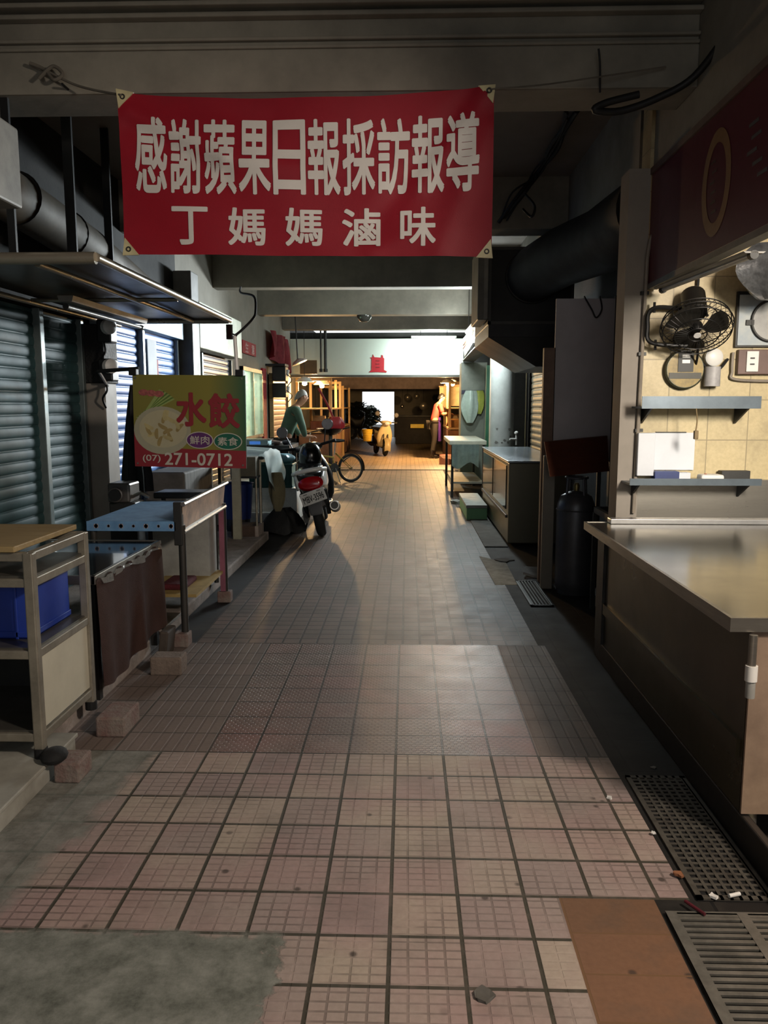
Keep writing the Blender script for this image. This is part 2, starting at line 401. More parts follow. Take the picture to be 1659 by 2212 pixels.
# walls
def wallbox(name, m, lab, *bs):
    q = G()
    for a, b in bs: q.box(a, b)
    return structure(q.out(name, m), lab)
wallbox('wall_left', M_plaster, 'grimy beige wall carrying the shutters',
        ((-2.9, 9.0, 0), (-2.6, 12.3, 3.6)), ((-2.9, 12.3, 0), (-2.6, 14.0, 0.9)), ((-2.9, 12.3, 2.05), (-2.6, 14.0, 3.6)), ((-2.9, 14.0, 0), (-2.6, 17.7, 3.6)))
wallbox('wall_left.001', M_dark, 'dark wall above and behind the near shutters', ((-2.9, -4, 0), (-2.6, 9.0, 3.6)))
wallbox('wall_left.002', M_dark, 'dark far wall beyond the lintel', ((-2.9, 17.7, 0), (-2.75, 36, 3.6)))
wallbox('wall_right', M_dark, 'dark wall behind the cooking stalls', ((2.7, -4, 0), (2.9, 36, 3.6)))
wallbox('wall_back', M_plaster, 'far end wall with the bright doorway', ((-4, 36, 0), (-2.05, 36.2, 3.6)), ((-0.6, 36, 0), (4, 36.2, 3.6)), ((-2.05, 36, 2.05), (-0.6, 36.2, 3.6)))
wallbox('wall_front', M_plaster, 'added unseen wall closing the entrance against sky light', ((-2.9, -4.2, 0), (2.9, -4, 3.6)))  # unseen closing wall, added to keep sky light out of the hall
wallbox('ceiling', M_ceil, 'brownish concrete ceiling slab', ((-2.9, -4.2, 3.45), (2.9, 17.9, 3.6)))
wallbox('ceiling.001', M_dark, 'dark ceiling of the far hall', ((-2.9, 17.9, 2.9), (2.9, 36.2, 3.05)))
def beam(y0, y1, z, nm, lab, mould=False):
    q = G(); q.box((-2.6, y0, z), (1.42, y1, 3.45))
    if mould:
        for k, (dz, dy) in enumerate(((3.20, .022), (3.235, .03), (3.335, .055), (3.38, .075), (3.42, .095))):
            q.box((-2.6, y0 - dy, dz), (1.42, y0, dz + (.018 if k < 2 else .022)))
        q.box((-2.6, y0 - .012, 3.0), (1.42, y0, 3.20))
    return structure(q.out(nm, M_beam, bevel=0.008), lab)
beam(4.17, 4.47, 3.0, 'ceiling_beam', 'near cross beam with stepped moulding above the red banner', True)
beam(7.3, 7.6, 3.0, 'ceiling_beam.001', 'second cross beam, behind the banner')
beam(10.72, 10.98, 3.0, 'ceiling_beam.002', 'cross beam just below the banner edge')
beam(13.9, 14.2, 3.0, 'ceiling_beam.003', 'cross beam carrying the small dome')
beam(16.6, 16.9, 3.0, 'ceiling_beam.004', 'last cross beam before the white lintel')
wallbox('ceiling_beam.005', M_beam, 'long beam above the cooking stalls', ((1.42, 0.9, 2.80), (1.75, 17.7, 3.45)))
# stall corner pillar and its cross wall
M_pillar = mat('pillar_paint', '#8d857a', 0.7, 0, 0.1, 3)
wallbox('wall_right.001', M_pillar, 'narrow grey pillar beside the tiled stall wall', ((1.275, 4.80, 0), (1.40, 4.98, 2.80)))
M_btile = tile_mat('beige_wall_tile', '#b9aa84', '#c4b48c', '#8d8266', 0.24, 0.24, 0, 0, 0.003, 0.4, dirt=0.3)
q = G(); q.box((1.40, 4.83, 1.0), (2.7, 5.0, 3.45))
o = q.out('wall_right.002', None, mats=[M_btile]); structure(o, 'beige tiled wall of the cooking stall')
# wall tiles need the bond standing up: turn the mesh so that its own XY is the wall
def stand_up(o):
    R = Matrix.Rotation(PI / 2, 4, 'X'); o.data.transform(R.inverted()); o.rotation_euler = (PI / 2, 0, 0)
stand_up(o)
structure(G().box((1.40, 4.815, 0.0), (2.7, 5.0, 1.0)).out('trim_5', M_steel, bevel=0.003), 'steel splash sheet behind the counter')
wallbox('wall_right.003', M_dark, 'rear face of the cooking stall wall', ((1.40, 5.0, 0), (2.7, 5.06, 3.45)))

wallbox('wall_right.004', M_dark, 'added dark screen against stray light behind the exhaust duct', ((2.0, 5.06, 0), (2.05, 9.9, 3.45)))  # dark sheet added to stop stray light and keep the gap black
# white lintel at the end of the near hall
M_lintel = mat('white_lintel_paint', '#c4cdc2', 0.6, 0, 0.05, 1.5)
structure(G().box((-2.6, 17.7, 2.11), (1.23, 17.9, 2.9)).out('trim_6', M_lintel, bevel=0.006), 'white lintel panel across the hall with a red paper')
structure(G().box((-2.6, 17.66, 2.06), (1.26, 17.92, 2.11)).out('trim_7', mat('lintel_edge', '#4a4740', 0.6)), 'dark lower edge of the white lintel')
structure(G().box((1.23, 17.7, 0), (2.7, 17.9, 2.9)).out('trim_8', M_dark), 'dark wall piece beside the lintel')
structure(G().box((-2.75, 26.5, 1.98), (2.7, 26.8, 2.9)).out('trim_9', mat('purple_grey_paint', '#6a5c5c', 0.7)), 'grey purple lintel deeper in the market')
# lit shop room behind the window
M_shop = mat('shop_paint', '#c8d2c6', 0.6, 0, 0.1, 2, hex2='#a3bfae')
wallbox('wall_left.003', M_shop, 'pale room behind the shop window', ((-4.2, 12.0, 0.3), (-4.1, 14.4, 2.5)), ((-4.2, 12.0, 0.3), (-2.9, 12.1, 2.5)), ((-4.2, 14.3, 0.3), (-2.9, 14.4, 2.5)), ((-4.2, 12, 2.5), (-2.9, 14.4, 2.6)), ((-4.2, 12, 0.3), (-2.9, 14.4, 0.4)))
w = thing('window_1', 'bright shop window in the beige wall', 'window', (-2.6, 13.15, 0.9)); w['kind'] = 'structure'
q = G()
for a, b in (((-2.62, 12.3, .9), (-2.55, 12.36, 2.05)), ((-2.62, 13.94, .9), (-2.55, 14.0, 2.05)), ((-2.62, 12.3, 1.99), (-2.55, 14.0, 2.05)), ((-2.62, 12.3, .9), (-2.55, 14.0, .95)), ((-2.62, 13.2, .9), (-2.56, 13.24, 2.05))): q.box(a, b)
q.out('window_frame', M_alu, w)
G().box((-2.602, 12.34, .93), (-2.598, 13.96, 2.01)).out('window_pane', mat('window_glass', '#e8f4ee', 0.08, 0, 0.02, 3, trans=0.95, spec=0.5), w)

# ================================================================== LEFT SIDE: SHUTTERS
M_teal = mat('teal_shutter_paint', '#35575a', 0.62, 0.0, 0.18, 3, hex2='#243c3c')
M_blue = mat('blue_shutter_paint', '#5583c2', 0.42, 0.1, 0.15, 3, hex2='#3c63a0')
M_grey = mat('grey_shutter_paint', '#6e6a6c', 0.35, 0.4, 0.15, 3)
M_tan = mat('tan_shutter_paint', '#b08a72', 0.5, 0.1, 0.12, 3)
def shutter(name, label, y0, y1, z0, z1, m, rail_m, X=-2.54, pitch=0.076, mulls=(), box=None, depth=0.010, side=1):
    t = thing(name, label, 'roller shutter', (X, (y0 + y1) / 2, z0), group='roller shutters along the market walls')
    prof = []; z = z0
    while z < z1 - 1e-4:
        for a in (0, .10, .13, .2, .35, .55, .75, .9, .97):
            prof.append((0 if a < .12 else depth * math.sin(PI * (a - .12) / .88) ** .4, z + pitch * a))
        z += pitch
    g = G(); g.loft([[V((X + side * dx, y, zz)) for dx, zz in prof if zz <= z1] for y in (y0, y1)], caps=False, closed=False)
    g.out('curtain', m, t, smooth=True)
    for y in (y0, y1): G().box((X - .03, y - .025, z0), (X + side * .045, y + .025, z1)).out('guide_rail', rail_m, t, bevel=.004)
    for y in mulls: G().box((X, y - .03, z0), (X + side * .055, y + .03, z1)).out('mullion', rail_m, t, bevel=.004)
    if box: G().box((X - .05, y0 - .03, z1), (X + side * box[1], y1 + .03, z1 + box[0])).out('shutter_box', box[2], t, bevel=.006)
    return t
M_rail = mat('grey_green_rail', '#74807e', 0.45, 0.4)
M_hdr = mat('blue_grey_header', '#6d8896', 0.5, 0.1, 0.1, 3)
shutter('roller_shutter', 'dull teal roller shutter with two sections, nearest behind the aluminium rack', 2.2, 6.10, 0.09, 2.10, M_teal, M_rail, mulls=(3.9, 5.40))
shutter('roller_shutter', 'bright blue roller shutter behind the yellow dumpling sign', 6.45, 8.66, 0.09, 2.15, M_blue, mat('pale_mullion', '#b8c4c6', 0.4, 0.3), mulls=(7.50,), box=(0.20, 0.10, M_hdr))
shutter('roller_shutter', 'dark grey roller shutter below a stained cream signboard', 9.15, 11.30, 0.09, 2.08, M_grey, M_rail, mulls=(9.65,))
shutter('roller_shutter', 'tan roller shutter beside the red couplet strip', 14.75, 16.6, 0.45, 2.04, M_tan, M_wood, pitch=0.10, depth=0.006)
tag(G().box((-2.56, 9.08, 2.10), (-2.36, 11.36, 2.62)).out('signboard', mat('stained_cream', '#c9c6b2', 0.6, 0, 0.1, 2.5, hex2='#8f9683'), bevel=0.01), 'blank stained cream signboard above the dark grey shutter', 'sign')
tag(G().box((-2.56, 8.76, 0.09), (-2.36, 9.06, 2.9)).out('post', mat('grey_post_paint', '#6a6862', 0.6), bevel=0.01), 'square grey post between the blue shutter and the dark grey shutter', 'post')
t = thing('post', 'dark soot stained post with a pale lower half, between teal and blue shutters', 'post', (-2.44, 6.27, 0.09))
G().box((-2.53, 6.15, 0.09), (-2.36, 6.40, 1.62)).out('lower_sleeve', mat('pale_post', '#8f877c', 0.6, 0, .12, 4), t, bevel=.008)
G().box((-2.53, 6.13, 1.62), (-2.35, 6.42, 2.07)).out('upper_shaft', mat('burnt_post', '#171512', 0.7, 0, .3, 12, bump=.6), t, bevel=.008)
def meter(z, lab, y=6.0):
    t = thing('junction_box', lab, 'junction box', (-2.30, y + .05, z))
    G().box((-2.35, y, z - .10), (-2.24, y + .14, z + .07)).out('case', M_black, t, bevel=.012)
    g = G(); g.lathe([(.045, 0), (.055, .01), (.055, .05), (.03, .065)], (-2.265, y - .02, z + .01), (.8, -.6, 0), 16); g.out('white_cover', M_white, t, smooth=True)
    G().curve([(-2.30, y + .02, z - .10), (-2.28, y - .02, z - .17), (-2.33, y + .02, z - .23), (-2.34, y + .1, z - .3)], .008).out('wire', M_cable, t, smooth=True)
meter(2.02, 'small black junction box with white cover, upper one on the burnt post')
meter(1.73, 'small black junction box with white cover, lower one on the burnt post')

# ------------------------------------------------------------------ canopy
t = thing('canopy', 'flat metal awning frame hanging over the shuttered stalls', 'awning', (-2.0, 5.3, 2.1))
M_deck = mat('awning_sheet', '#6f6459', 0.35, 0.5, 0.18, 2.5)
G().box((-2.5, 3.90, 2.165), (-1.52, 6.72, 2.18)).out('deck', M_deck, t)
M_can = mat('awning_tube', '#b3aa98', 0.3, 0.7, 0.1, 6)
for a, b, r in (((-1.5, 3.87, 2.155), (-1.5, 6.75, 2.155), .022), ((-2.5, 3.87, 2.15), (-1.5, 3.87, 2.15), .03), ((-1.8, 3.9, 2.13), (-1.8, 6.7, 2.15), .016), ((-2.42, 3.9, 2.10), (-2.42, 6.7, 2.11), .016), ((-2.5, 6.73, 2.15), (-1.5, 6.73, 2.15), .022), ((-2.5, 5.3, 2.14), (-1.52, 5.3, 2.14), .014)):
    G().tube([a, b], r, 10).out('rail', M_can, t, smooth=True)
for x, y, r in ((-2.08, 5.0, .03), (-2.22, 6.0, .028), (-2.06, 4.2, .02)):
    G().box((x - r, y - .01, 2.17), (x + r, y + .01, 3.46)).out('hanger', M_black, t)
G().tube([(-1.5, 6.73, 2.12), (-1.5, 6.73, 2.0)], .028).out('end_bracket', mat('rusty_bracket', '#5a3b30', .8), t)
def tube_fixture(name, lab, p, q, lit=False, w=.05, cat='light', up=.03, hang=None):
    p = V(p); q = V(q); d = (q - p).normalized()
    t = thing(name, lab, cat, (p + q) / 2)
    s = d.cross(V((0, 0, 1))).normalized() * w; u = V((0, 0, up))
    g = G(); g.loft([[a - s + u * 2.2, a + s + u * 2.2, a + s * .8 + u, a - s * .8 + u] for a in (p, q)]); g.out('housing', M_white if lit else mat('dusty_housing', '#8d8a82', .5), t)
    G().tube([p + d * .03, q - d * .03], .014, 10).out('tube', M_tube if lit else M_deadtube, t, smooth=True)
    for a, b in ((p, p + d * .03), (q - d * .03, q)):
        G().tube([a, b], .02, 10).out('end_cap', M_white if lit else M_steel_dk, t)
    for a in ((p + d * .2, q - d * .2) if hang else ()): G().tube([a + u * 2, V((a.x, a.y, hang))], .006).out('drop_rod', M_steel_dk, t)
    return t
tube_fixture('fluorescent_light', 'unlit fluorescent tube fixed under the shutter awning', (-2.1, 4.90, 2.050), (-2.1, 6.30, 2.055))
# dusty duct above the canopy
t = thing('ventilation_duct', 'dusty silver round duct above the metal awning', 'duct', (-2.25, 5.2, 2.4))
g = G(); g.tube([(-2.38, 4.3, 2.72), (-2.37, 5.2, 2.66), (-2.36, 5.9, 2.60), (-2.36, 7.0, 2.45)], .15, 20); g.out('pipe', mat('dusty_duct', '#6a604e', .65, .15, .25, 4), t, smooth=True)
for y in (4.9, 5.6): G().torus((-2.373, y, 2.69 - (y - 4.9) * .09), (0, 1, -.08), .152, .012, 24, 6).out('band', M_steel_dk, t, smooth=True)
t = thing('sign_box', 'white box sign end jutting in above the awning', 'sign', (-2.0, 3.8, 2.42))
G().box((-2.45, 3.70, 2.42), (-1.925, 4.05, 2.80)).out('case', mat('grey_white_box', '#a9aaa4', .5), t, bevel=.012)
G().box((-2.43, 3.69, 2.44), (-1.945, 3.70, 2.78)).out('face', mat('box_face', '#b5b6b0', .4), t)

# ------------------------------------------------------------------ rack
t = thing('shelf_rack', 'aluminium shelf rack with a wooden board on top by the near step', 'rack', (-1.75, 3.12, .092))
ya, yb, xo, xi = 2.87, 3.36, -1.42, -2.15
for x, y in ((xo, ya), (xo, yb), (xi, ya), (xi, yb)):
    l = G().box((x - .019, y - .019, .11), (x + .019, y + .019, .90)).out('leg', M_alu, t, bevel=.005)
    G().cyl((x, y, .092), (x, y, .13), .026, n=12).out('foot', M_rubber, l)
def rail_set(z, h=.034):
    for y in (ya, yb): G().box((xi, y - .016, z - h / 2), (xo, y + .016, z + h / 2)).out('cross_rail', M_alu, t, bevel=.004)
    for x in (xi, xo): G().box((x - .016, ya, z - h / 2), (x + .016, yb, z + h / 2)).out('side_rail', M_alu, t, bevel=.004)
for z in (.885, .785, .505, .175): rail_set(z)
for z, n in ((.80, 'upper'), (.52, 'middle'), (.19, 'bottom')):
    G().box((xi, ya, z), (xo, yb, z + .01)).out('shelf', mat('scratched_steel_shelf', '#6f6c64', .4, .6, .2, 5), t)
G().box((xo - .008, ya + .02, .20), (xo + .006, yb - .02, .495)).out('side_panel', mat('cream_panel', '#c2bda9', .55, 0, .1, 3), t)
G().box((xi, yb - .01, .20), (xo, yb, .48)).out('rear_panel', M_steel_dk, t)
tag(G().box((-2.2, 2.84, .905), (-1.46, 3.40, .928)).out('wooden_board', M_wood, bevel=.004), 'worn wooden board lying on top of the aluminium rack', 'board')
def crate(name, lab, a, b, m, n=5, cat='crate', group=None):
    a = V(a); b = V(b); t = thing(name, lab, cat, ((a.x + b.x) / 2, (a.y + b.y) / 2, a.z), group=group)
    g = G(); th = .008
    g.box(a, (b.x, b.y, a.z + th)); g.box(a, (a.x + th, b.y, b.z)); g.box((b.x - th, a.y, a.z), b); g.box(a, (b.x, a.y + th, b.z)); g.box((a.x, b.y - th, a.z), b)
    for z in (a.z + .02, b.z - .02): g.box((a.x - .006, a.y - .006, z - .012), (b.x + .006, a.y + .001, z + .012)); g.box((b.x - .001, a.y, z - .012), (b.x + .006, b.y, z + .012))
    for k in range(n):
        x = a.x + (b.x - a.x) * (k + .5) / n; g.box((x - .006, a.y - .006, a.z), (x + .006, a.y + .001, b.z))
    g.out('body', m, t, bevel=.003)
    g = G(); g.box((a.x - .012, a.y - .012, b.z - .02), (b.x + .012, a.y + .004, b.z)); g.box((a.x - .012, b.y - .004, b.z - .02), (b.x + .012, b.y + .012, b.z)); g.box((a.x - .012, a.y, b.z - .02), (a.x + .004, b.y, b.z)); g.box((b.x - .004, a.y, b.z - .02), (b.x + .012, b.y, b.z))
    g.out('rim', m, t, bevel=.003)
    return t
M_crate = mat('blue_crate_plastic', '#243f9e', .45, 0, .12, 5)
crate('plastic_crate', 'blue plastic crate standing on the middle shelf of the rack', (-2.08, 2.98, .53), (-1.48, 3.33, .775), M_crate)
crate('plastic_crate', 'blue plastic crate pushed onto the floor behind the rack', (-2.1, 3.40, .10), (-1.66, 3.49, .33), M_crate)

# ------------------------------------------------------------------ low black table with brown cloth
t = thing('table', 'low black topped table with steel edge and brown cloth skirt', 'table', (-1.78, 4.0, .09))
g = G(); g.box((-2.12, 3.52, .640), (-1.44, 4.46, .668)); g.out('table_top', mat('black_glossy_top', '#131820', .12, .2, .2, 4, coat=.5), t, bevel=.004)
for a, b in (((-1.452, 3.50, .630), (-1.432, 4.48, .672)), ((-2.12, 3.50, .630), (-1.43, 3.52, .672)), ((-2.12, 4.46, .630), (-1.43, 4.48, .672))):
    G().box(a, b).out('edge_trim', M_steel, t, bevel=.003)
for x, y in ((-2.08, 3.56), (-1.47, 3.56), (-2.08, 4.42), (-1.47, 4.42)):
    G().box((x - .018, y - .018, .09 if x < -1.6 else .06), (x + .018, y + .018, .64)).out('leg', M_steel_dk, t)
def skirt(u, v):
    y = 3.50 + u * .97; z = .645 - v * (.50 + .03 * math.sin(u * 5))
    return V((-1.427 + .010 * math.sin(u * 22) * v + .018 * math.sin(u * 7 + 1) * v + .022 * math.exp(-((u - .62) / .04) ** 2) * v, y, z + .012 * math.sin(u * 45) * (1 - v)))
t2 = tag(G().sheet(skirt, 60, 16, .003).out('cloth', mat('brown_cloth', '#5a4038', .9, 0, .12, 8, bump=.3, bscale=200), smooth=True), 'plain brown cloth hanging over the side of the low black table', 'cloth')
def gather(u, v):
    y = 3.55 + u * .9
    return V((-1.424 + .006 * math.sin(u * 23) + .006 * math.sin(u * 51 + v) + .008 * v, y, .650 - (.022 + .014 * math.sin(u * 13)) * v))
tag(G().sheet(gather, 80, 3, .002).out('plastic_sheet', mat('clear_crinkled_plastic', '#b9bcb8', .2, 0, .1, 30, alpha=.4), smooth=True), 'crumpled clear plastic tucked along the brown cloth edge', 'plastic sheet')

# ------------------------------------------------------------------ stall counter with blue cloth
t = thing('stall_counter', 'steel stall counter with blue patterned cloth top below the dumpling sign', 'counter', (-1.62, 5.14, .09))
M_bcl = mat('blue_printed_cloth', '#6f9cc4', .75, 0, .1, 14, hex2='#5a84ad')
G().box((-1.90, 4.60, .735), (-1.36, 5.70, .755)).out('counter_top', M_steel_dk, t)
g = G(); g.box((-1.905, 4.592, .755), (-1.365, 5.55, .765)); g.box((-1.91, 4.58, .705), (-1.37, 4.593, .765)); g.out('cloth_cover', M_bcl, t, bevel=.004)
g = G()
for k in range(7):
    x = -1.85 + k * .075; s = .011 if k % 2 else .017
    for a in range(6): g.prism([V((x + s * math.cos(PI * a / 3) * .35, 4.5785, .737 + s * math.sin(PI * a / 3) * .35)) + V((q[0] * s * .45, 0, q[1] * s * .45)) for q in ((-1, -1), (1, -1), (1, 1), (-1, 1))], (0, .001, 0))
g.out('printed_flowers', mat('cloth_print', '#b5a3a0', .8), t)
M_sp = mat('steel_reflection_tint', '#d8b79c', .4, .1, .2, 6, hex2='#8a7a72', bump=.15, bscale=8)  # pink tone and lightness stand in for reflections on the steel
G().prism([(-1.36, 4.60, .70), (-1.34, 4.60, .86), (-1.34, 5.68, .875), (-1.36, 5.68, .70)], (.012, 0, 0)).out('front_panel', M_sp, t)
G().tube([(-1.325, 4.58, .868), (-1.325, 5.72, .885)], .014, 8).out('top_rail', M_steel, t)
G().box((-1.385, 4.58, .62), (-1.335, 4.62, .88)).out('corner_plate', M_steel_dk, t, bevel=.004)
G().tube([(-1.335, 4.6, .70), (-1.335, 5.68, .715)], .016, 8).out('middle_rail', M_steel, t)
for x, y in ((-1.345, 4.61), (-1.345, 5.67), (-1.88, 4.61), (-1.88, 5.67)):
    G().tube([(x, y, .085), (x, y, .74)], .022, 10).out('leg', mat('black_grey_leg', '#4a4844', .4, .5), t, smooth=True)
G().box((-1.80, 5.45, .22), (-1.40, 5.66, .68)).out('side_panel', mat('whitish_panel', '#a7a7a0', .5), t)
G().box((-1.72, 4.9, .225), (-1.35, 5.66, .245)).out('lower_shelf', mat('yellow_board', '#b59a5e', .6), t)
G().box((-1.37, 5.63, .09), (-1.335, 5.70, .72)).out('pink_end', mat('pink_board', '#96596a', .7), t)
tag(G().box((-1.62, 5.0, .245), (-1.45, 5.3, .285)).out('folded_cloth', mat('dark_red_cloth', '#5c1a22', .9, bump=.4), bevel=.015), 'dark red folded cloth on the yellow shelf under the counter', 'cloth')
tag(G().prism([(-1.72, 4.62, .10), (-1.46, 4.62, .10), (-1.46, 4.92, .10), (-1.72, 4.92, .10)], (0, 0, .02)).out('metal_tray', M_steel, bevel=.004), 'thin metal tray lying on cement below the counter', 'tray')
# bricks and blocks under the feet
for (x, y, sx, sy, z0, h, m, lab) in ((-1.36, 4.60, .09, .10, 0, .085, M_brick, 'small red brick under the counter leg by the paving joint'),
    (-1.35, 5.68, .10, .08, 0, .085, M_brick, 'small red brick under the far leg of the blue cloth counter'),
    (-1.30, 4.12, .17, .12, 0, .10, mat('dusty_brick', '#7d6e62', .9, 0, .2, 12, bump=.5), 'dusty brick standing on the tiles beside the brown cloth'),
    (-1.30, 3.36, .13, .20, 0, .09, M_brick, 'cement stained brick below the far foot of the aluminium rack'),
    (-1.31, 2.90, .10, .13, 0, .082, M_brick, 'broken red brick at the near corner of the white step')):
    tag(G().cbox((x, y, z0 + h / 2), (sx, sy, h)).out('brick', m, bevel=.008), lab, 'brick')
tag(G().cbox((-1.40, 4.42, .08), (.05, .16, .16), (0, .12, 0)).out('wooden_block', mat('dark_wood_block', '#4a4138', .8), bevel=.008), 'dark wooden wedge between the brown cloth table and the counter', 'block')
g = G(); g.sph((-1.355, 2.84, .112), (.05, .06, .03), 14, 8); tag(g.out('black_rag', M_rubber, smooth=True), 'crumpled black rag on the white step edge at the rack foot', 'rag')

# meat grinder and furled umbrella behind the counter
t = thing('mincing_machine', 'grey metal mincing machine behind the blue cloth counter', 'machine', (-2.03, 5.62, .09))
M_mach = mat('grey_machine_paint', '#66625e', .4, .4, .2, 6)
G().box((-2.13, 5.52, .09), (-1.94, 5.72, .76)).out('stand', M_steel_dk, t, bevel=.01)
G().box((-2.13, 5.50, .76), (-1.97, 5.72, .90)).out('housing', M_mach, t, bevel=.015)
G().cyl((-2.06, 5.50, .82), (-2.06, 5.45, .82), .042, n=20).out('outlet', M_black, t, smooth=True)
G().torus((-2.06, 5.47, .82), (0, 1, 0), .045, .010, 20, 8).out('outlet_ring', M_mach, t, smooth=True)
G().tube([(-1.97, 5.55, .80), (-1.90, 5.53, .83), (-1.84, 5.53, .80)], .014).out('crank', M_steel, t, smooth=True)
t = thing('umbrella', 'furled black market umbrella pointing up behind the counter', 'umbrella', (-2.05, 5.92, .09))
sec = []
for k, (z, r) in enumerate(((.80, .098), (.92, .096), (1.05, .082), (1.2, .066), (1.35, .048), (1.5, .028), (1.6, .012))):
    sec.append([V((-2.05 - .02 * (z - .8) + r * (1 + .22 * math.cos(7 * a)) * math.cos(a), 5.92 + r * (1 + .22 * math.cos(7 * a)) * math.sin(a), z)) for a in [2 * PI * i / 28 for i in range(28)]])
G().loft(sec).out('furled_cover', mat('black_cover', '#0c0d0d', .7), t, smooth=True)
G().tube([(-2.05, 5.92, .09), (-2.05, 5.92, .82)], .02).out('pole', M_steel_dk, t, smooth=True)
G().lathe([(.14, 0), (.14, .05), (.05, .08)], (-2.05, 5.92, .09), n=20).out('base', M_steel_dk, t, smooth=True)
# black tray and the paper strip on the blue shutter
t = thing('tray_stand', 'flat black tray on a stand behind the steel counter front', 'tray', (-1.68, 5.92, .09))
G().box((-1.90, 5.80, .755), (-1.42, 6.05, .80)).out('tray', M_black, t, bevel=.01)
G().box((-1.88, 5.82, .80), (-1.44, 6.03, .803)).out('tray_floor', M_steel_dk, t)
for x in (-1.86, -1.47): G().tube([(x, 5.92, .09), (x, 5.92, .76)], .018).out('leg', M_steel_dk, t)
t = thing('paper_strip', 'long white paper strip with a red edge stuck on the blue shutter', 'paper strip', (-2.50, 7.85, 1.5))
G().box((-2.515, 7.66, 1.50), (-2.505, 7.93, 2.08)).out('sheet', M_paper, t)
G().box((-2.516, 7.93, 1.50), (-2.504, 7.97, 1.90)).out('red_edge', M_red, t)

# ------------------------------------------------------------------ dumpling sign
pTL = at(288, 808, Y=4.95); pTR = at(532, 815, Y=4.90)
rzs = math.atan2(pTR.y - pTL.y, pTR.x - pTL.x); SW = (pTR - pTL).xy.length; SH = .575
pc = (pTL + at(530, 1013, Y=4.90)) / 2; SC = V((pc.x, pc.y, pc.z))
t = thing('dumpling_sign', 'yellow and green hanging dumpling sign with red characters and phone number', 'sign', SC, rot=(0, 0.012, rzs))
RM = ROOT[t.name]
def sp(x, z, d=0.0): return RM @ V((x, d, z))
def sm(name, fn, m):
    """a flat print on the sign; fn lists outlines in sign coordinates"""
    g = G(); y = fn[1]
    for pl in fn[0]: g.face([sp(x, z, y) for x, z in pl])
    return g.out(name, m, t)
hw, hh = SW / 2, SH / 2
g = G(); g.box((-hw, 0, -hh), (hw, .012, hh), RM); g.out('board', mat('sign_back', '#2d3a2b', .5), t)
# printed ground: yellow to green bands; print colours darkened to stand in for shade
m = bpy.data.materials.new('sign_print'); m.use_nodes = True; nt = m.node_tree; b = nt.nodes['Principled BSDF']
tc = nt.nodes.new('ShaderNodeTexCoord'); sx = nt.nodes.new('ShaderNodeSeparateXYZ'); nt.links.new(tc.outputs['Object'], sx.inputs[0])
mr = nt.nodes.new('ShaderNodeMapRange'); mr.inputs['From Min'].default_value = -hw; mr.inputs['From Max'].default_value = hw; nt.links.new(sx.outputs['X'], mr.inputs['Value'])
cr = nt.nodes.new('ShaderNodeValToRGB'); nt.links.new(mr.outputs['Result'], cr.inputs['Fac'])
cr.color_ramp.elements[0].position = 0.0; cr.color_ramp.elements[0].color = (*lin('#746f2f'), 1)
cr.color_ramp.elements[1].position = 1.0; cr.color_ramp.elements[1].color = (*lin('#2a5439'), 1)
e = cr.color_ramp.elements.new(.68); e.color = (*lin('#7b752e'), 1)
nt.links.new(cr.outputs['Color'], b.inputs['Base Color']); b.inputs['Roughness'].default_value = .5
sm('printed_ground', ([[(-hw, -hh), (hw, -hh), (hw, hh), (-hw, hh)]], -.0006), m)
def ell(cx_, cz_, rx, rz_, n=32): return [(cx_ + rx * math.cos(2 * PI * i / n), cz_ + rz_ * math.sin(2 * PI * i / n)) for i in range(n)]
M_sred = mat('sign_red', '#84222a', .5, 0, .05); M_swhite = mat('sign_white', '#b9b4a6', .5, 0, .05)
zr = -hh + .115
sm('red_band', ([[(-hw, -hh), (hw, -hh), (hw, zr - .005), (0, zr), (-.10, zr + .005), (-.22, zr + .04), (-hw + .02, zr + .11), (-hw, zr + .12)]], -.0012), M_sred)
for k in range(9):
    a = .55 + k * .06; L = .30
    sm('scallion_leaf', ([[(-hw + .015 + k * .008, .02 + k * .006), (-hw + .03 + k * .008, .015 + k * .006), (-hw + .08 + L * math.cos(a) * .75, .06 + L * math.sin(a) * .5), (-hw + .06 + L * math.cos(a) * .72, .07 + L * math.sin(a) * .5)]], -.0014 - k * .00005), mat('scallion_green' if k % 2 else 'scallion_pale', '#55702c' if k % 2 else '#8fa05a', .6))
bx, bz = -hw + .185, -.058
sm('bowl', ([ell(bx, bz, .185, .150)], -.0020), mat('sign_bowl', '#9b9880', .5, 0, .05))
sm('bowl_inside', ([ell(bx + .005, bz + .01, .155, .118)], -.0023), mat('sign_bowl_in', '#aaa384', .5, 0, .05))
random.seed(3)
for k in range(15):
    a = random.uniform(0, 6.28); r = math.sqrt(random.random())
    cx_, cz_ = bx + .01 + .115 * r * math.cos(a), bz + .012 + .085 * r * math.sin(a); ro = random.uniform(0, 3)
    pl = [(cx_ + .034 * math.cos(q) * math.cos(ro) - .017 * math.sin(q) * math.sin(ro), cz_ + .034 * math.cos(q) * math.sin(ro) + .017 * math.sin(q) * math.cos(ro)) for q in [PI * i / 10 - .35 for i in range(14)]]
    sm('dumpling_print', ([pl], -.0026 - k * .00004), mat('dumpling_a' if k % 2 else 'dumpling_b', '#b3a674' if k % 2 else '#9a8754', .5))
for k in range(3): sm('meat_print', ([ell(-hw + .07 + k * .05, hh - .11 - .004 * k, .032, .020)], -.0030 - k * .0001), mat('meat_print', '#b0605a', .5, 0, .3, 60))
def stext(s, x, z, w, h, m, bold=0.0, y=-.004, sh=None):
    return text(s, w, h, RM @ upright((x, y, z)), m, t, bold)
stext('水', .015, .075, .185, .20, M_sred, .03, sh=mat('sign_outline', '#c9a07a', .5))
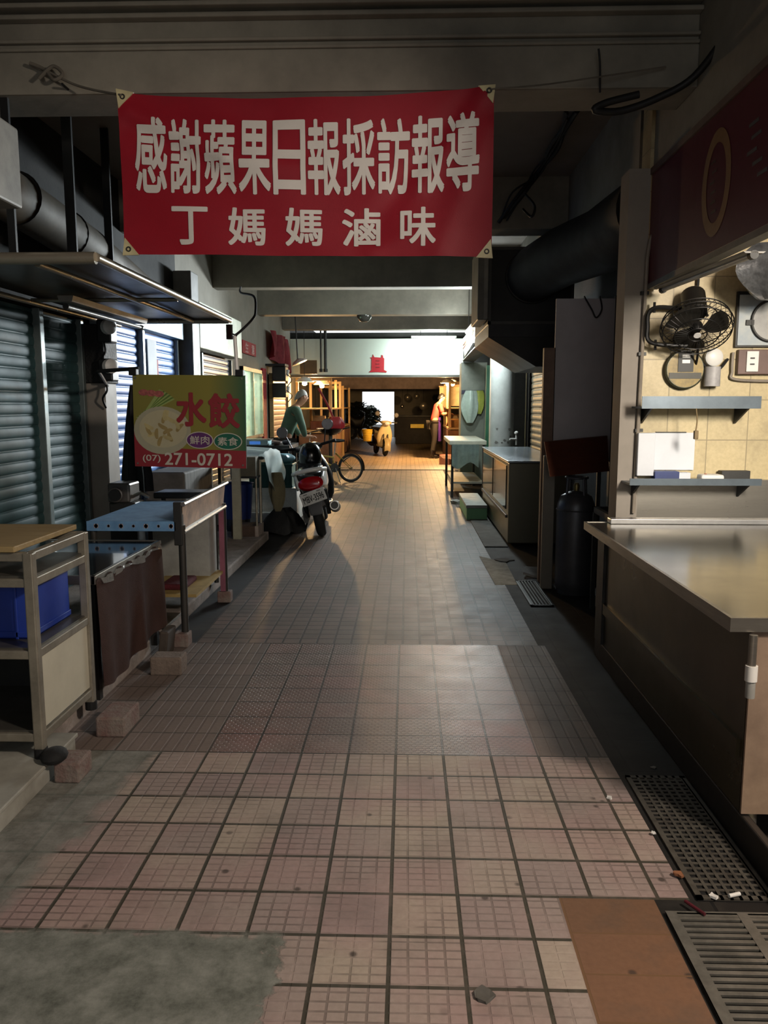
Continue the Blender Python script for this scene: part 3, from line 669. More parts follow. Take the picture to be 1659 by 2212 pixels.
stext('餃', .225, .07, .19, .205, M_sred, .03, sh=mat('sign_outline', '#c9a07a', .5))
sm('purple_oval', ([ell(.065, -.115, .088, .053)], -.0036), M_swhite); sm('purple_oval', ([ell(.065, -.115, .082, .048)], -.0040), mat('oval_purple', '#5d2c66', .5))
sm('green_oval', ([ell(.246, -.12, .092, .053)], -.0036), M_swhite); sm('green_oval', ([ell(.246, -.12, .086, .048)], -.0040), mat('oval_green', '#16604a', .5))
stext('鮮肉', .065, -.115, .125, .052, M_swhite, .01, -.0046); stext('素食', .246, -.12, .13, .052, M_swhite, .01, -.0046)
stext('(07)', -.250, -hh + .050, .115, .050, M_swhite, .012, -.0030); stext('271-0712', .055, -hh + .052, .435, .075, M_swhite, .025, -.0030)
for x, z in ((-hw + .02, hh - .02), (hw - .02, hh - .02), (-hw + .02, -hh + .02), (hw - .02, -hh + .02)):
    G().cyl(sp(x, z, 0), sp(x, z, -.006), .006, n=10).out('screw', M_steel, t)
for x in (-hw + .0, hw - .04):
    G().box((x - .02, -.015, hh - .005), (x + .03, .03, hh + .035), RM).out('clip', M_black, t, bevel=.004)
t = thing('sign_bracket', 'black horizontal bracket holding the dumpling sign from the post', 'bracket', (-2.1, 5.4, 1.68))
G().tube([(-2.36, 6.2, 1.60), (-1.98, 5.06, 1.665), at(300, 796, Y=4.98)], .012).out('arm', M_cable, t, smooth=True)
t = thing('pipe', 'upright pipe above the right corner of the dumpling sign with a black hook', 'pipe', (-1.07, 4.98, 1.66))
x0 = at(512, 800, Y=4.99); x1 = at(507, 725, Y=4.99)
G().tube([x0, x1], .012).out('white_sleeve', M_white, t, smooth=True)
G().tube([x1, at(508, 722, Y=4.99)], .016).out('collar', M_black, t, smooth=True)
G().curve([x1, at(520, 715, Y=5.02), at(545, 690, Y=5.1), at(552, 672, Y=5.2), at(548, 640, Y=5.6), at(520, 632, Y=6.2), at(520, 620, Y=7.25)], .008).out('hook_cable', M_cable, t, smooth=True)

# ================================================================== RED BANNER
BT, BB, BL, BR_ = 2.945, 2.185, -1.395, 0.405
BY = 3.97
def fold(x, z):
    """how far the cloth stands out of its plane: creases run from the corners"""
    u = (x - BL) / (BR_ - BL); v = (BT - z) / (BT - BB); d = 0.0
    def crease(u0, v0, u1, v1, w, a):
        dx, dy = (u1 - u0) * 2.3, v1 - v0; L = math.hypot(dx, dy); px, py = (u - u0) * 2.3, v - v0
        s = max(0, min(1, (px * dx + py * dy) / L / L)); q = math.hypot(px - s * dx, py - s * dy)
        return .75 * a * math.exp(-(q / w / 1.35) ** 2)
    d += crease(.03, .12, .28, .38, .05, -.018) + crease(.03, .20, .28, .46, .05, .014) + crease(.28, .40, .55, .44, .05, -.014) + crease(.05, .0, .4, .15, .06, .010)
    d += crease(.97, .05, .80, .55, .05, -.020) + crease(.93, .10, .70, .75, .06, .016) + crease(.98, .25, .86, .95, .06, -.014) + crease(.80, .85, .68, .98, .05, -.012)
    d += .008 * math.sin(u * 9 + v * 3) + .005 * math.sin(u * 21 - v * 7)
    return d
def bz_(x, z):
    u = (x - BL) / (BR_ - BL); v = (BT - z) / (BT - BB)
    return z - (1 - v) * .045 * (1 - abs(2 * u - .95) ** 2) * (1 if 0 < u < 1 else 0) - .022 * u * v
def banner_pt(x, z, off=0.0): return V((x, BY + fold(x, z) + off, bz_(x, z)))
t = thing('banner', 'red cloth banner with two rows of white characters hung under the beam', 'banner', ((BL + BR_) / 2, BY, BB))
M_ban = mat('banner_red', '#a81c30', .55, 0, .06, 3, bump=.1, bscale=300)
G().sheet(lambda u, v: banner_pt(BL + (BR_ - BL) * u, BT + (BB - BT) * v), 120, 50, .002).out('cloth', M_ban, t, smooth=True)
M_bw = mat('banner_white', '#c9c4bd', .6, 0, .05)
def on_banner(p): return banner_pt(p.x, p.z, -.004 + (p.y - BY))
row = '感謝蘋果日報採訪報導'
for i, ch in enumerate(row):
    p0 = at(325 + i * 75.0, 317, Y=BY)
    text(ch, .150, .345, Matrix.Translation((p0.x, BY, 2.66)) @ Matrix.Rotation(PI / 2, 4, 'X'), M_bw, t, .022, fn=on_banner)
for ch, px, wd in (('丁', 411, .17), ('媽', 533, .175), ('媽', 656, .175), ('滷', 780, .18), ('味', 903, .165)):
    p0 = at(px, 463, Y=BY)
    text(ch, wd, .178, Matrix.Translation((p0.x, BY, 2.325)) @ Matrix.Rotation(PI / 2, 4, 'X'), M_bw, t, .022, fn=on_banner)
M_tab = mat('cream_corner_tab', '#c3b98f', .5)
for cx_, cz_, sx_, sz_ in ((BL, BT, 1, -1), (BR_, BT, -1, -1), (BL, BB, 1, 1), (BR_, BB, -1, 1)):
    g = G(); pts = [(cx_ - .006 * sx_, cz_ - .006 * sz_), (cx_ + .075 * sx_, cz_ - .004 * sz_), (cx_ + .005 * sx_, cz_ + .08 * sz_)]
    g.prism([banner_pt(x, z, -.007) for x, z in pts], (0, .010, 0)); o = g.out('corner_tab', M_tab, t)
    c = banner_pt(cx_ + .024 * sx_, cz_ + .024 * sz_, -.008); g = G(); g.torus(c, (0, 1, 0), .010, .0035, 16, 6); g.out('eyelet', M_steel_dk, o)
p_h = at(95, 150, Y=4.12)
t = thing('rope', 'frayed rope tying the red banner to a hook on the beam', 'rope', p_h)
G().curve([p_h, p_h + V((.18, -.03, -.09)), banner_pt(BL + .02, BT - .02, -.012)], .006).out('cord', mat('grey_rope', '#6a6459', .9), t, smooth=True)
G().curve([p_h + V((-.07, 0, .03)), p_h, p_h + V((.06, -.03, -.06)), p_h + V((.10, -.02, -.03)), p_h + V((.05, -.01, .01)), p_h + V((-.02, -.02, -.05))], .009).out('knot', mat('grey_rope', '#6a6459', .9), t, smooth=True)
G().cyl(p_h + V((.1, .05, -.08)), p_h + V((.1, -.03, -.08)), .006, n=8).out('hook', M_black, t)
t = thing('rope', 'thin cord tying the right banner corner to the beam end', 'rope', (BR_, BY, BT))
pr0 = banner_pt(BR_ - .02, BT - .02, -.01)
G().curve([pr0, pr0 + V((.3, .05, .04)), (1.25, 4.12, 3.08)], .004).out('cord', mat('grey_rope', '#6a6459', .9), t, smooth=True)

# ceiling cables
def cable(lab, pts, r, n=10, cat='cable'):
    return tag(G().curve(pts, r, n).out('cable', M_cable, smooth=True), lab, cat)
cable('thick black cable looping across the near beam end', [at(1580, 60, Y=3.9), at(1500, 165, Y=4.05), at(1420, 212, Y=4.1), at(1340, 240, Y=4.12), at(1285, 238, Y=4.10), at(1310, 222, Y=4.10), at(1380, 204, Y=4.10)], .018)
pts = [at(1235, 245, z=3.4), at(1200, 310, z=3.38), at(1165, 365, z=3.39), at(1120, 420, Y=6.9), at(1088, 470, Y=7.15)]
t = thing('cable_bundle', 'ragged bundle of black wires running along the ceiling', 'cable', pts[2])
for k in range(5):
    random.seed(k); G().curve([p + V((random.uniform(-.05, .05), 0, random.uniform(-.04, .03))) for p in pts], .016 if k < 3 else .008).out('wire', M_cable, t, smooth=True)
G().curve([at(1135, 420, Y=6.6), at(1155, 445, Y=6.55), at(1148, 468, Y=6.55), at(1130, 452, Y=6.7)], .010).out('loose_loop', M_cable, t, smooth=True)
cable('thin black wire hanging on the near beam face', [at(1293, 105, Y=4.08), at(1296, 140, Y=4.1), at(1296, 200, Y=4.15)], .005)

# ================================================================== RIGHT SIDE: COOKING STALL
t = thing('steel_counter', 'long steel stall counter with recessed tray beside the walkway', 'counter', (1.6, 3.5, 0.0))
x0, x1, y0, y1, zt = 1.02, 2.12, 2.44, 4.52, .786
g = G(); g.box((x0, y0, zt - .045), (x0 + .012, y1, zt)); g.box((x1 - .012, y0, zt - .045), (x1, y1, zt)); g.box((x0 + .012, y0, zt - .045), (x1 - .012, y0 + .012, zt)); g.box((x0 + .012, y1 - .012, zt - .045), (x1 - .012, y1, zt))
g.out('top_rim', M_steel, t)
g = G(); g.box((x0 + .012, y0 + .012, zt - .02), (x1 - .012, y1 - .012, zt - .003)); g.out('tray', mat('worn_steel_tray', '#7f7a70', .16, .85, .15, 4, rvar=.06), t)
G().box((x0 + .13, y1 - .09, zt - .002), (x1 - .06, y1 - .012, zt + .026)).out('rear_ledge', mat('bright_steel', '#d0d0cf', .22, .7), t, bevel=.003)
G().box((1.10, y0 + .03, .12), (1.112, 4.46, .735)).out('side_panel', mat('dark_brown_steel', '#57503f', .3, .6, .15, 3), t)
G().box((1.10, y0 + .02, .12), (2.08, y0 + .035, .735)).out('end_panel', mat('pinkish_steel', '#b59c86', .38, .45, .15, 5, hex2='#8f7a69'), t)
G().box((1.088, 2.5, .30), (1.10, 4.46, .36)).out('panel_rail', mat('dark_brown_steel'  , '#57503f'), t)
G().box((1.085, 4.30, .12), (1.10, 4.44, .735)).out('panel_post', M_steel_dk, t)
for x, y in ((1.14, 2.50), (1.16, 4.40), (2.02, 2.50), (2.02, 4.40)):
    l = G().cyl((x, y, .04), (x, y, .13), .028, n=16).out('leg', M_steel, t, smooth=True)
    G().lathe([(.036, 0), (.04, .015), (.03, .045)], (x, y, 0), n=16).out('foot', mat('cream_foot', '#a59a82', .6), l, smooth=True)
pp = thing('pipe', 'short grey pipe with a white coupling under the counter corner', 'pipe', (1.085, 2.43, .55))
G().cyl((1.09, 2.43, .60), (1.09, 2.43, .735), .013, n=12).out('tube', M_steel, pp, smooth=True)
G().cyl((1.09, 2.43, .585), (1.09, 2.43, .635), .019, n=12).out('coupling', M_white, pp, smooth=True)
G().cyl((1.09, 2.43, .53), (1.09, 2.43, .585), .015, n=12).out('end_sleeve', mat('grey_pvc', '#9a9a94', .5), pp, smooth=True)
g = G(); g.prism([(1.10, 2.10, 0), (1.13, 2.10, 0), (1.13, 4.5, 0), (1.10, 4.5, 0)], (0, 0, .115)); structure(g.out('trim_10', mat('black_kerb', '#151412', .5), bevel=.006), 'black kerb board under the steel counter')

# maroon fascia sign
t = thing('fascia_sign', 'dark maroon fascia sign with an oval ring above the cooking stall', 'sign', (1.44, 3.8, 2.15))
G().box((1.405, 1.9, 2.15), (1.44, 4.80, 2.765)).out('board', mat('maroon_sign', '#5e1c2e', .35, 0, .08, 3), t, bevel=.003)
G().box((1.395, 1.9, 2.765), (1.45, 4.80, 2.80)).out('top_trim', mat('brown_trim', '#6a554c', .6), t)
ocen = V((1.403, (at(1545, 410, X=1.403)).y, 2.455))
g = G(); n = 40
outer = [V((1.4035, ocen.y + .170 * math.cos(2 * PI * i / n), ocen.z + .235 * math.sin(2 * PI * i / n))) for i in range(n)]
inner = [V((1.4035, ocen.y + .115 * math.cos(2 * PI * i / n), ocen.z + .175 * math.sin(2 * PI * i / n))) for i in range(n)]
for i in range(n): g.face([outer[i], outer[(i + 1) % n], inner[(i + 1) % n], inner[i]])
g.out('oval_ring', mat('tan_ring', '#8a6238', .5), t)
random.seed(5)
for k in range(6):
    yy = ocen.y + random.uniform(-.05, .05); zz = ocen.z - .13 + k * .045
    G().box((1.4032, yy - .03, zz), (1.4040, yy + .03, zz + .012)).out('faded_mark', mat('faded_mark', '#3a1820', .5), t)
for k in range(5):
    yy = ocen.y - .42 + random.uniform(-.07, .05); zz = 2.36 + k * .055
    G().box((1.4032, yy - .045, zz), (1.4040, yy + .045, zz + .015)).out('grey_stroke', mat('grey_stroke', '#4a4a4e', .5), t)
G().box((1.40, 1.9, 2.12), (1.46, 4.79, 2.15)).out('bottom_lip', mat('grey_lip', '#6e6c68', .5), t)
tube_fixture('fluorescent_light', 'unlit fluorescent tube below the maroon fascia sign', (1.46, 4.70, 2.105), (1.52, 3.62, 2.105), up=.006)
# wall pipes on the pillar
M_cond = mat('conduit_paint', '#8f8577', .5)
t = thing('conduit', 'thin painted conduit running down the pillar corner', 'conduit', (1.40, 4.77, 1.0))
G().curve([(1.43, 4.76, 2.45), (1.405, 4.775, 2.40), (1.392, 4.78, 2.3)], .011).out('bend', M_cond, t, smooth=True)
G().tube([(1.392, 4.78, 2.3), (1.375, 4.78, .80)], .011).out('tube', M_cond, t, smooth=True)
for z in (2.1, 1.75, 1.3): G().box((1.365, 4.775, z - .01), (1.41, 4.80, z + .01)).out('clip', M_steel_dk, t)

# steel wall shelves
def shelf(lab, xa, xb, z, h, y0=4.60):
    t = thing('wall_shelf', lab, 'shelf', ((xa + xb) / 2, 4.7, z))
    G().box((xa, y0, z), (xb, 4.825, z + .012)).out('shelf_board', mat('blue_grey_steel', '#5f6a72', .35, .5), t)
    G().box((xa, y0 - .003, z - .0), (xb, y0 + .004, z + h)).out('front_lip', mat('blue_grey_steel', '#5f6a72', .35, .5), t)
    for x in (xa + .06, xb - .06): G().prism([(x, 4.82, z), (x, y0 + .03, z), (x, 4.82, z - .09)], (.012, 0, 0)).out('bracket', M_steel_dk, t)
    return t
shelf('upper empty steel wall shelf above the wall notices', 1.345, 2.02, 1.43, .07)
shelf('lower steel wall shelf holding a white soap box', 1.30, 2.06, .985, .04, 4.62)
tag(G().box((1.375, 4.74, 1.03), (1.475, 4.82, 1.285)).out('paper_roll_box', M_paper, bevel=.004), 'narrow white box at the pillar end of the lower shelf', 'box')
t = thing('wall_notice', 'large blank white paper notice on the tiles above the lower shelf', 'notice', (1.6, 4.82, 1.03))
G().box((1.478, 4.815, 1.06), (1.735, 4.826, 1.285)).out('sheet', M_paper, t)
G().box((1.50, 4.810, 1.284), (1.68, 4.826, 1.290)).out('hanging_bar', M_steel_dk, t)
tag(G().box((1.475, 4.72, 1.0), (1.62, 4.79, 1.058)).out('medicine_box', mat('navy_box', '#27386f', .5), bevel=.003), 'small navy blue box lying under the white notice', 'box')
tag(G().box((1.622, 4.73, 1.0), (1.69, 4.79, 1.05)).out('paper_box', M_paper, bevel=.003), 'small white box between the navy box and the soap box', 'box')
t = thing('soap_box', 'white rounded soap box with a red dot on the lower shelf', 'box', (1.80, 4.70, 1.0))
G().box((1.725, 4.65, 1.0), (1.86, 4.74, 1.045)).out('case', M_white, t, bevel=.014)
G().cyl((1.765, 4.70, 1.045), (1.765, 4.70, 1.047), .008, n=12).out('red_dot', M_red, t)
tag(G().box((1.88, 4.75, 1.0), (2.05, 4.81, 1.06)).out('dark_tray', M_steel_dk, bevel=.003), 'dark steel tray standing behind the soap box', 'tray')

# wall fan
t = thing('wall_fan', 'black caged wall fan on a bent tube bracket over the beige tiles', 'fan', (1.58, 4.80, 1.9))
M_fan = mat('fan_black', '#1b1a18', .45, .2)
g = G(); g.curve([(1.60, 4.78, 2.01), (1.46, 4.76, 2.015), (1.405, 4.75, 1.98), (1.40, 4.74, 1.9), (1.405, 4.74, 1.83), (1.46, 4.72, 1.80), (1.62, 4.70, 1.79)], .013); g.out('bracket', M_fan, t, smooth=True)
for z, x in ((2.015, 1.44), (1.80, 1.455)): G().cyl((x, 4.76, z - .03), (x, 4.76, z + .03), .008, n=8).out('bracket_screw', M_fan, t)
FC = V((1.625, 4.58, 1.885)); FA = V((-.10, -.62, -.78)).normalized()
FB = FC - FA * .10
G().cyl(FB - FA * .16, FB, .068, n=24).out('motor', M_fan, t, smooth=True, bevel=.008)
G().cyl(FB - FA * .165, FB - FA * .158, .022, n=16).out('motor_cap', M_white, t)
u = FA.orthogonal().normalized(); w_ = FA.cross(u)
c = G()
for r, d in ((.195, .0), (.185, .035), (.185, -.035), (.12, .055), (.12, -.05), (.05, .06)): c.torus(FC + FA * d, FA, r, .0035, 36, 6)
for k in range(36):
    a = 2 * PI * k / 36; e = u * math.cos(a) + w_ * math.sin(a)
    c.tube([FC + FA * .06 + e * .05, FC + FA * .05 + e * .13, FC + FA * .03 + e * .185, FC + e * .195, FC - FA * .03 + e * .185, FC - FA * .05 + e * .09], .0016, 5)
c.out('cage', M_fan, t, smooth=True)
for k in range(3):
    def bl(uu, vv, k=k):
        r = .03 + .14 * uu; a = 2 * PI * k / 3 + (vv - .5) * (1.1 + .5 * math.sin(PI * uu)) + uu * .4
        return FC + (u * math.cos(a) + w_ * math.sin(a)) * r + FA * (.022 * (vv - .5))
    G().sheet(bl, 8, 8, .002).out('blade', mat('fan_blade', '#3b3833', .4), t, smooth=True)
G().lathe([(.032, -.02), (.036, .0), (.02, .03)], FC, FA, 20).out('hub', M_fan, t, smooth=True)
G().cyl(FC + FA * .062, FC + FA * .066, .02, n=16).out('badge', M_white, t)
G().tube([(1.60, 4.74, 2.01), FB - FA * .05], .016).out('arm', M_fan, t)
G().curve([(1.70, 4.80, 2.2), (1.70, 4.79, 2.05), (1.69, 4.60, 1.95)], .008).out('power_cord', M_cable, t, smooth=True)
G().curve([(1.66, 4.64, 1.80), (1.69, 4.72, 1.74), (1.71, 4.80, 1.68)], .007).out('lower_cord', M_cable, t, smooth=True)
# round yellow plaque, dispenser, picture, switch
t = thing('wall_plate', 'round yellow disc with dark bands hanging below the fan', 'plaque', (1.645, 4.80, 1.58))
cc = V((1.645, 4.815, 1.66))
G().lathe([(.112, 0), (.118, .02), (.108, .03)], cc, (0, -1, 0), 40).out('rim', mat('plaque_rim', '#5a5844', .3, .4), t, smooth=True)
G().cyl(cc + V((0, -.028, 0)), cc + V((0, -.032, 0)), .105, n=40).out('face', mat('plaque_yellow', '#94791c', .4, 0, .2, 30, hex2='#6e5a18'), t)
G().box((1.60, 4.778, 1.645), (1.69, 4.783, 1.765)).out('dark_label', mat('label_dark', '#23231c', .5), t)
for z in (1.705, 1.735): G().box((1.622, 4.775, z - .01), (1.668, 4.780, z + .01)).out('pale_mark', M_white, t)
G().box((1.55, 4.779, 1.605), (1.74, 4.783, 1.64)).out('dark_band', mat('label_dark2', '#3a382a', .5), t)
t = thing('paper_dispenser', 'small white round dispenser on the tiles beside the yellow disc', 'dispenser', (1.80, 4.79, 1.56))
G().lathe([(.052, 0), (.052, .03), (.04, .04)], (1.81, 4.81, 1.73), (0, -1, 0), 24).out('round_head', M_white, t, smooth=True)
G().cyl((1.805, 4.785, 1.56), (1.805, 4.785, 1.675), .046, n=24).out('body', mat('dirty_white', '#a9a7a6', .5, 0, .15, 18), t, smooth=True)
G().curve([(1.75, 4.80, 1.70), (1.78, 4.78, 1.66), (1.84, 4.78, 1.66), (1.90, 4.81, 1.72)], .008).out('cord', M_cable, t, smooth=True)
t = thing('picture', 'framed blue grey poster at the edge of the tiled wall', 'picture', (2.05, 4.81, 1.79))
G().box((1.935, 4.80, 1.79), (2.30, 4.825, 2.11)).out('frame', M_steel_dk, t)
G().box((1.945, 4.795, 1.80), (2.29, 4.80, 2.09)).out('print', mat('poster_print', '#8d9aa6', .3, 0, .3, 6, hex2='#b5b8ae'), t)
t = thing('hand_fan', 'round pale hand fan with a dark edge hung over the poster', 'fan', (2.13, 4.78, 1.83))
G().lathe([(.115, 0), (.115, .008)], (2.135, 4.79, 1.94), (0, -1, 0), 36).out('disc', mat('pale_disc', '#a6a6a2', .6), t)
G().torus((2.135, 4.785, 1.94), (0, 1, 0), .117, .008, 36, 6).out('edge', M_steel_dk, t, smooth=True)
G().box((1.985, 4.78, 1.915), (2.03, 4.79, 1.945)).out('handle', M_steel_dk, t)
t = thing('switch_box', 'brown electric switch box with a white cover on tiles', 'switch', (2.05, 4.80, 1.63))
G().box((1.955, 4.79, 1.63), (2.2, 4.825, 1.775)).out('back_box', mat('brown_box', '#6a5148', .5), t, bevel=.004)
G().box((2.0, 4.78, 1.645), (2.07, 4.79, 1.765)).out('cover', M_white, t, bevel=.003)
for z in (1.685, 1.72): G().box((2.02, 4.776, z), (2.045, 4.781, z + .008)).out('toggle', M_steel_dk, t)
G().curve([(1.93, 4.81, 1.76), (1.93, 4.81, 1.65), (1.96, 4.81, 1.60), (2.3, 4.81, 1.59)], .009).out('cable', M_cond, t, smooth=True)
def bag(name, lab, c, w, h, m, cat='bag', seed=1):
    c = V(c); sec = []
    for k in range(9):
        v = k / 8; r = (.18 + .82 * math.sin(PI * min(1, .15 + .8 * v)) ** .8) * w / 2
        sec.append([c + V((r * (1 + .18 * math.sin(5 * a + seed + 3 * v) + .08 * math.sin(11 * a + seed)) * math.cos(a), r * .6 * (1 + .15 * math.sin(4 * a + seed)) * math.sin(a), h / 2 - h * v)) for a in [2 * PI * i / 26 for i in range(26)]])
    o = G().loft(sec).out(name, m, smooth=True)
    return tag(o, lab, cat)
bag('plastic_bag', 'large dark grey plastic bag hung under the fascia by the poster', (2.02, 4.55, 2.18), .36, .30, mat('grey_bag', '#5d5f60', .25, 0, .3, 20, bump=.6, bscale=18), seed=2)
tag(G().curve([(1.655, 4.60, 1.43), (1.66, 4.59, 1.36), (1.655, 4.59, 1.30)], .004).out('string', mat('tan_cord', '#7d6a48', .8)), 'thin string hanging from the upper steel shelf', 'string')
tag(G().box((1.645, 4.575, 1.255), (1.668, 4.60, 1.305)).out('wooden_tag', mat('tan_tag', '#7d6a48', .7), bevel=.004), 'small brown tag at the end of the string', 'tag')

# drain covers and litter
def grating(name, lab, x0, x1, y0, y1, z, m, kind):
    t = thing(name, lab, 'drain cover', ((x0 + x1) / 2, (y0 + y1) / 2, 0))
    G().box((x0, y0, .001), (x1, y1, .004)).out('pit', mat('drain_pit', '#0b0b0a', .9), t)
    g = G()
    for a, b in (((x0, y0), (x1, y0 + .018)), ((x0, y1 - .018), (x1, y1)), ((x0, y0), (x0 + .018, y1)), ((x1 - .018, y0), (x1, y1))): g.box((*a, .004), (*b, z))
    if kind == 'grid':
        k = y0 + .04
        while k < y1: g.box((x0, k, .006), (x1, k + .010, z - .001)); k += .028
        k = x0 + .04
        while k < x1: g.box((k, y0, .006), (k + .010, y1, z)); k += .028
    elif kind == 'bars':
        k = x0 + .02
        while k < x1: g.box((k, y0, .006), (k + .008, y1, z)); k += .024
    else:
        k = y0 + .02
        while k < y1: g.box((x0, k, .006), (x1, k + .013, z)); k += .024
        for f in (.0, .33, .62, .96): g.box((x0 + (x1 - x0) * f, y0, .006), (x0 + (x1 - x0) * f + .03, y1, z + .001))
    g.out('bars', m, t)
    return t
M_grate = mat('rusty_grate', '#5f5b52', .6, .4, .3, 14, hex2='#3c3730')
grating('drain_cover', 'square mesh drain cover beside the near end of the steel counter', .86, 1.09, 2.17, 2.95, .010, M_grate, 'grid')
grating('drain_cover', 'slotted metal drain cover in the near corner of the floor', .745, 1.35, 1.45, 2.10, .012, mat('slotted_grate', '#76736b', .5, .4, .25, 12, hex2='#55534c'), 'slots')
grating('drain_cover', 'dark barred drain cover near the gas cylinder', .90, 1.07, 5.60, 6.42, .010, M_steel_dk, 'bars')
structure(G().box((1.12, 1.9, 0), (1.55, 2.38, .03)).out('trim_11', mat('mossy_cement', '#8b8776', .9, 0, .3, 9, hex2='#5d5d45', bump=.5), bevel=.01), 'mossy cement pad under the near counter foot')
def scrap(lab, c, r, m, seed=0, flat=.5, cat='litter'):
    random.seed(seed); g = G(); c = V(c); n = 9
    lo = [c + V((r * random.uniform(.6, 1.2) * math.cos(2 * PI * i / n), r * random.uniform(.6, 1.2) * math.sin(2 * PI * i / n), 0)) for i in range(n)]
    hi = [p + V((random.uniform(-.2, .0) * r, random.uniform(-.2, .2) * r, r * flat * random.uniform(.6, 1.2))) for p in lo]
    g.loft([lo, hi]); return tag(g.out('litter', m), lab, cat)
scrap('white crumpled paper scrap on the dark floor edge', at(1317, 1724, z=0), .012, M_white, 1)
scrap('white scrap lying on the mesh drain cover', at(1541, 1937, z=.01), .013, M_white, 2)
scrap('tiny white crumb by the drain cover edge', at(1412, 1800, z=.008), .009, M_white, 3)
scrap('brown dry leaf scrap at the drain cover edge', at(1466, 1890, z=.008), .016, mat('brown_scrap', '#8a5a3a', .8), 4)
scrap('grey flake on the black floor under the counter', at(1412, 1658, z=.0), .012, mat('grey_scrap', '#77746c', .8), 5, .2)
p = at(1586, 1937, z=.012); tag(G().cyl(p + V((-.018, -.006, .006)), p + V((.018, .006, .006)), .006, n=10).out('cigarette_butt', M_white, smooth=True), 'white cigarette butt at the corner of the mesh drain', 'cigarette butt')
p = at(1500, 1960, z=.012); tag(G().tube([p + V((-.02, .02, .006)), p + V((.015, -.04, .006))], .005).out('straw', mat('dark_red_straw', '#5a1c26', .5)), 'dark red plastic straw between the two near drain covers', 'straw')
scrap('grey cement lump stuck on the near pink tiles', at(1045, 2152, z=0), .028, M_concrete, 6, .25)

# ------------------------------------------------------------------ gas cylinder, board, panel
t = thing('gas_cylinder', 'tall dark gas cylinder standing behind the steel counter end', 'gas cylinder', (1.30, 6.05, 0))
M_cyl = mat('gas_grey', '#595b5f', .4, .4, .2, 5)
G().lathe([(.13, .03), (.142, .06), (.145, .10), (.145, .66), (.140, .70), (.115, .76), (.06, .79), (.03, .80)], (1.30, 6.05, 0), n=32).out('tank', M_cyl, t, smooth=True)
G().torus((1.30, 6.05, .655), (0, 0, 1), .145, .006, 32, 6).out('seam', M_cyl, t, smooth=True)
G().lathe([(.125, 0), (.135, .035)], (1.30, 6.05, 0), n=28).out('foot_ring', M_cyl, t, smooth=True)
G().lathe([(.02, .79), (.025, .84), (.015, .86)], (1.30, 6.05, 0), n=14).out('valve', mat('brass', '#8a7a4a', .4, .7), t, smooth=True)
g = G(); g.tube([V((1.30 + .08 * math.cos(a), 6.05 + .08 * math.sin(a), .90)) for a in [2 * PI * i / 20 for i in range(20)]], .010, 8, closed=True)
for a in (.4, 2.0, 3.6, 5.2): g.tube([(1.30 + .08 * math.cos(a), 6.05 + .08 * math.sin(a), .90), (1.30 + .09 * math.cos(a), 6.05 + .09 * math.sin(a), .76)], .010)
g.out('collar', M_cyl, t, smooth=True)
t = thing('wooden_board', 'reddish brown plywood board leaning above the gas cylinder', 'board', (1.30, 6.12, .9))
b0, b1, b2, b3 = at(1176, 955, Y=6.05), at(1312, 942, Y=6.18), at(1316, 1018, Y=5.98), at(1188, 1030, Y=5.85)
G().prism([b0, b1, b2, b3], (0, .02, .004)).out('board', mat('red_brown_ply', '#5a301f', .5, 0, .15, 4, stretch=(1, 10, 10)), t)
G().box((1.50, 6.24, .0), (1.53, 6.27, 1.1)).out('prop', M_steel_dk, t)
t = thing('room_divider', 'plain grey partition sheet with a wooden edge behind the gas cylinder', 'panel', (1.42, 6.42, 0))
G().box((1.17, 6.40, 1.0), (1.66, 6.43, 2.28)).out('sheet', mat('grey_sheet', '#b8b5b7', .6, 0, .08, 3), t)
G().box((1.085, 6.40, 0), (1.175, 6.46, 1.9)).out('wooden_edge', mat('pale_wood_edge', '#7d6453', .6), t)
G().box((1.63, 6.39, 0), (1.68, 6.45, 2.3)).out('dark_post', M_black, t)
tag(G().box((1.065, 6.16, .0), (1.155, 6.20, 1.06)).out('post', mat('grey_steel_post', '#7d786c', .45, .4, .1, 5), bevel=.004), 'grey steel post between the freezer and the gas cylinder', 'post')
t = thing('metal_stand', 'dark angle iron stand between gas cylinder and steel counter', 'stand', (1.45, 5.3, 0))
for x, y in ((1.33, 5.12), (1.33, 5.55), (1.60, 5.12), (1.60, 5.55)): G().box((x - .015, y - .015, 0), (x + .015, y + .015, .72)).out('leg', M_steel_dk, t)
g = G(); g.box((1.315, 5.10, .70), (1.615, 5.13, .74)); g.box((1.315, 5.54, .70), (1.615, 5.57, .74)); g.box((1.315, 5.10, .70), (1.345, 5.57, .74)); g.box((1.585, 5.10, .70), (1.615, 5.57, .74)); g.out('top_frame', M_steel_dk, t)
t = thing('book_stack', 'loose white broken tile leaning on rubble by the post', 'rubble', (1.08, 6.6, 0))
G().prism([at(1132, 1228, Y=6.75), at(1170, 1230, Y=6.75), at(1170, 1254, Y=6.55), at(1130, 1240, Y=6.6)], (0, 0, .02)).out('upper_slab', mat('pale_slab', '#a8a59e', .7, 0, .2, 14), t)
G().prism([at(1136, 1250, Y=6.55), at(1170, 1256, Y=6.55), at(1168, 1265, Y=6.5), at(1136, 1258, Y=6.5)], (0, 0, .015)).out('lower_slab', mat('pale_slab', '#a8a59e'), t)
t.name = 'broken_tile'

